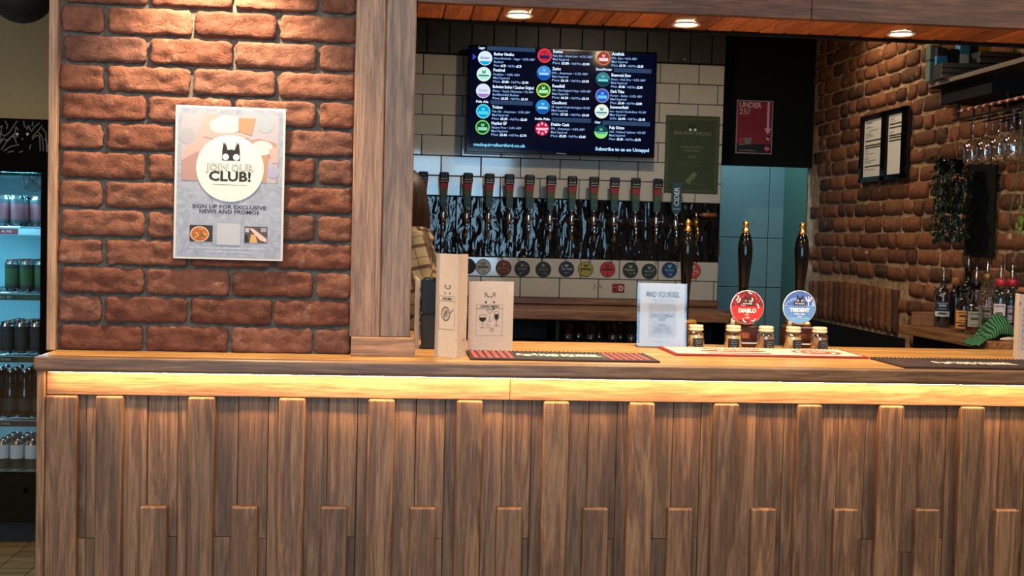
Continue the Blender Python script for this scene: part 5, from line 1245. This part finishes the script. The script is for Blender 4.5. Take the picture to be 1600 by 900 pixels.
# black round ceiling lamp above the fridge
c = at(33, -14, 1.5); lp = empty('ceiling_lamp', c, 'black round ceiling lamp with a grey strap at the top left', 'lamp'); r = .120
MB().lathe([(r*math.sin(k*PI/16), -r*math.cos(k*PI/16)) for k in range(0, 10)]+[(r*.96, .06), (r*.8, .12), (.03, .16), (0, .16)], 32, c).build('shade', M['black'], lp)
MB().tube([(c.x, c.y, c.z+.15), (c.x, c.y, 2.9)], .012, 10).build('rod', M['black'], lp)
mb = MB(); mb.tube([(c.x+.015+.025*k, c.y-math.sqrt(max(0, (r*1.01)**2-(.015+.025*k)**2-(-.005-.020*k+.06)**2)), c.z+.06-.005-.020*k) for k in range(4)], .007, 8); mb.build('strap', flat('grey_strap', (70, 70, 72), .6), lp)

# ================================================================== person behind the post
PC = at(632, 400, 1.55); X0, Y0 = PC.x, 1.55
person = empty('person', (X0, Y0, 0), 'person with long brown hair in a tan plaid shirt, mostly hidden behind the oak post', 'person')
def skin_fig(name, verts, edges, mat, sub=2):
    me = bpy.data.meshes.new(name); me.from_pydata([(X0+v[0], Y0+v[1], v[2]) for v in verts], edges, []); o = link(name, me, person); me.materials.append(mat)
    mo = o.modifiers.new('skin', 'SKIN'); mo.use_smooth_shade = True
    for k, v in enumerate(verts): me.skin_vertices[0].data[k].radius = (v[3], v[4] if len(v) > 4 else v[3])
    me.skin_vertices[0].data[0].use_root = True
    s = o.modifiers.new('sub', 'SUBSURF'); s.levels = sub; s.render_levels = sub; return o
V = [(0, 0, .95, .12, .14), (0, 0, 1.15, .10, .13), (0, 0, 1.34, .11, .15), (.0, 0, 1.46, .055), (-.03, 0, 1.53, .06), (-.06, 0, 1.60, .085, .075), (-.055, 0, 1.66, .07, .065)]; E = [(0, 1), (1, 2), (2, 3), (3, 4), (4, 5), (5, 6)]
for s in (-1, 1):
    b0 = len(V); V += [(.0, s*.165, 1.40, .055), (-.03, s*.215, 1.15, .042), (-.24, s*.17, 1.10, .030), (-.31, s*.16, 1.11, .026)]; E += [(2, b0), (b0, b0+1), (b0+1, b0+2), (b0+2, b0+3)]
    for k, (dy, dz, L) in enumerate(((-.028, .012, .055), (-.014, .005, .080), (0, .003, .088), (.014, .002, .080), (.026, -.004, .062))):
        f0 = len(V); V += [(-.33, s*(.16+dy), 1.11+dz, .010), (-.33-L*.55, s*(.16+dy*1.2), 1.10+dz, .009), (-.33-L, s*(.16+dy*1.2), 1.075+dz, .008)]; E += [(b0+3, f0), (f0, f0+1), (f0+1, f0+2)]
    l0 = len(V); V += [(0, s*.095, .86, .090), (-.02, s*.10, .48, .060), (.02, s*.10, .09, .040), (-.06, s*.11, .045, .036), (-.14, s*.115, .035, .03)]; E += [(0, l0), (l0, l0+1), (l0+1, l0+2), (l0+2, l0+3), (l0+3, l0+4)]
skin_m = flat('skin', (206, 160, 134), .55); skin_fig('body', V, E, skin_m)
def plaidm():
    m, t, n, b = nt('tan_plaid'); tc = n.new('ShaderNodeTexCoord'); mp = n.new('ShaderNodeMapping'); mp.inputs['Rotation'].default_value = (.25, .3, .2); t.links.new(tc.outputs['Object'], mp.inputs[0]); sp = n.new('ShaderNodeSeparateXYZ'); t.links.new(mp.outputs[0], sp.inputs[0]); fac = None
    def band(src, k, w, off=0):
        mu = n.new('ShaderNodeMath'); mu.operation = 'MULTIPLY_ADD'; mu.inputs[1].default_value = k; mu.inputs[2].default_value = off; t.links.new(src, mu.inputs[0]); fr_ = n.new('ShaderNodeMath'); fr_.operation = 'FRACT'; t.links.new(mu.outputs[0], fr_.inputs[0])
        lt_ = n.new('ShaderNodeMath'); lt_.operation = 'LESS_THAN'; lt_.inputs[1].default_value = w; t.links.new(fr_.outputs[0], lt_.inputs[0]); return lt_.outputs[0]
    c = rgb((214, 182, 136))
    for src, k, w, off, col, f_ in ((sp.outputs[2], 12, .16, 0, (76, 50, 36), .8), (sp.outputs[0], 12, .16, .3, (76, 50, 36), .8), (sp.outputs[1], 12, .16, .1, (76, 50, 36), .8), (sp.outputs[2], 12, .05, .5, (96, 66, 48), .6), (sp.outputs[0], 12, .05, .8, (96, 66, 48), .6)):
        mu = n.new('ShaderNodeMath'); mu.operation = 'MULTIPLY'; mu.inputs[1].default_value = f_; t.links.new(band(src, k, w, off), mu.inputs[0]); c = mixc(t, n, c, rgb(col), mu.outputs[0])
    t.links.new(c, b.inputs['Base Color']); b.inputs['Roughness'].default_value = .9; return m
V = [(0, 0, .90, .15, .18), (.02, 0, 1.12, .145, .165), (.03, 0, 1.31, .16, .165), (.0, 0, 1.43, .085)]; E = [(0, 1), (1, 2), (2, 3)]
for s in (-1, 1):
    b0 = len(V); V += [(.03, s*.15, 1.385, .095), (.02, s*.225, 1.17, .075), (-.2, s*.18, 1.11, .048)]; E += [(2, b0), (b0, b0+1), (b0+1, b0+2)]
o = skin_fig('shirt', V, E, plaidm(), 3); tx = bpy.data.textures.new('folds', 'CLOUDS'); tx.noise_scale = .07; d_ = o.modifiers.new('folds', 'DISPLACE'); d_.texture = tx; d_.strength = .035; d_.mid_level = .5
V = [(.02, 0, 1.435, .02), (.055, 0, 1.45, .02), (.085, .03, 1.43, .017), (.10, .05, 1.395, .012)]
mb = MB(); R_ = [(.085*math.cos(a)+.005, .085*math.sin(a)) for a in [k*PI/8 for k in range(17)]]
for k in range(16):
    a, b_ = R_[k], R_[k+1]; mb.poly([(X0+a[0], Y0+a[1], 1.468), (X0+b_[0], Y0+b_[1], 1.468), (X0+b_[0]*1.3, Y0+b_[1]*1.3, 1.425), (X0+a[0]*1.3, Y0+a[1]*1.3, 1.425)], (0, 0, .006))
mb.build('collar', plaidm(), person)
V = [(0, 0, .95, .135, .155), (0, 0, .88, .13, .15)]; E = [(0, 1)]
for s in (-1, 1):
    b0 = len(V); V += [(0, s*.095, .78, .098), (-.02, s*.10, .48, .075), (.015, s*.10, .12, .06)]; E += [(1, b0), (b0, b0+1), (b0+1, b0+2)]
skin_fig('trousers', V, E, M['black'])
for s in (-1, 1): MB().lathe([(0, 0), (.05, 0), (.055, .02), (.05, .06), (.04, .09), (0, .1)], 14, (0, 0, 0)).build('shoe', M['blackgloss'], person, (X0-.05, Y0+s*.11, 0)).scale = (2.1, 1, 1)
b = bmesh.new(); bmesh.ops.create_uvsphere(b, u_segments=28, v_segments=18, radius=1)
for v in b.verts:
    x, y, z = v.co; L = 1 if z > 0 else 1+(-z)**1.3*1.15*(1 if x > -.25 else .15)
    if -.62 < z < .30 and x < -.38: x = -.38
    tw2 = 1+.10*noise.noise((x*5, y*5, z*1.2)); v.co = Vector((X0+.005+(.098+(.06 if z < 0 and x > 0 else 0)*-z)*x*tw2-.018, Y0+.10*y*tw2, 1.585+.125*z*L))
me = bpy.data.meshes.new('hair'); b.to_mesh(me); b.free(); me.materials.append(wood('brown_hair', (40, 22, 14), (66, 38, 24), (90, 54, 36), 2, .5, 0, 1.5))
for p_ in me.polygons: p_.use_smooth = True
link('hair', me, person)
for s in (-1, 1):
    MB().lathe([(0, -.009), (.007, -.006), (.009, 0), (.007, .006), (0, .009)], 12, (X0-.106, Y0+s*.028, 1.605)).build('eye', M['white'], person)
    MB().lathe([(0, -.03), (.012, -.02), (.014, .01), (.010, .028), (0, .03)], 10, (X0-.05, Y0+s*.070, 1.585)).build('ear', skin_m, person)
MB().tube([(X0-.108, Y0, 1.607), (X0-.120, Y0, 1.588), (X0-.128, Y0, 1.574), (X0-.108, Y0, 1.566)], [.008, .010, .014, .008], 8).build('nose', skin_m, person)
MB().tube([(X0-.092, Y0-.020, 1.545), (X0-.104, Y0, 1.547), (X0-.092, Y0+.020, 1.545)], [.004, .008, .004], 8).build('mouth', flat('lips', (166, 92, 84), .5), person)
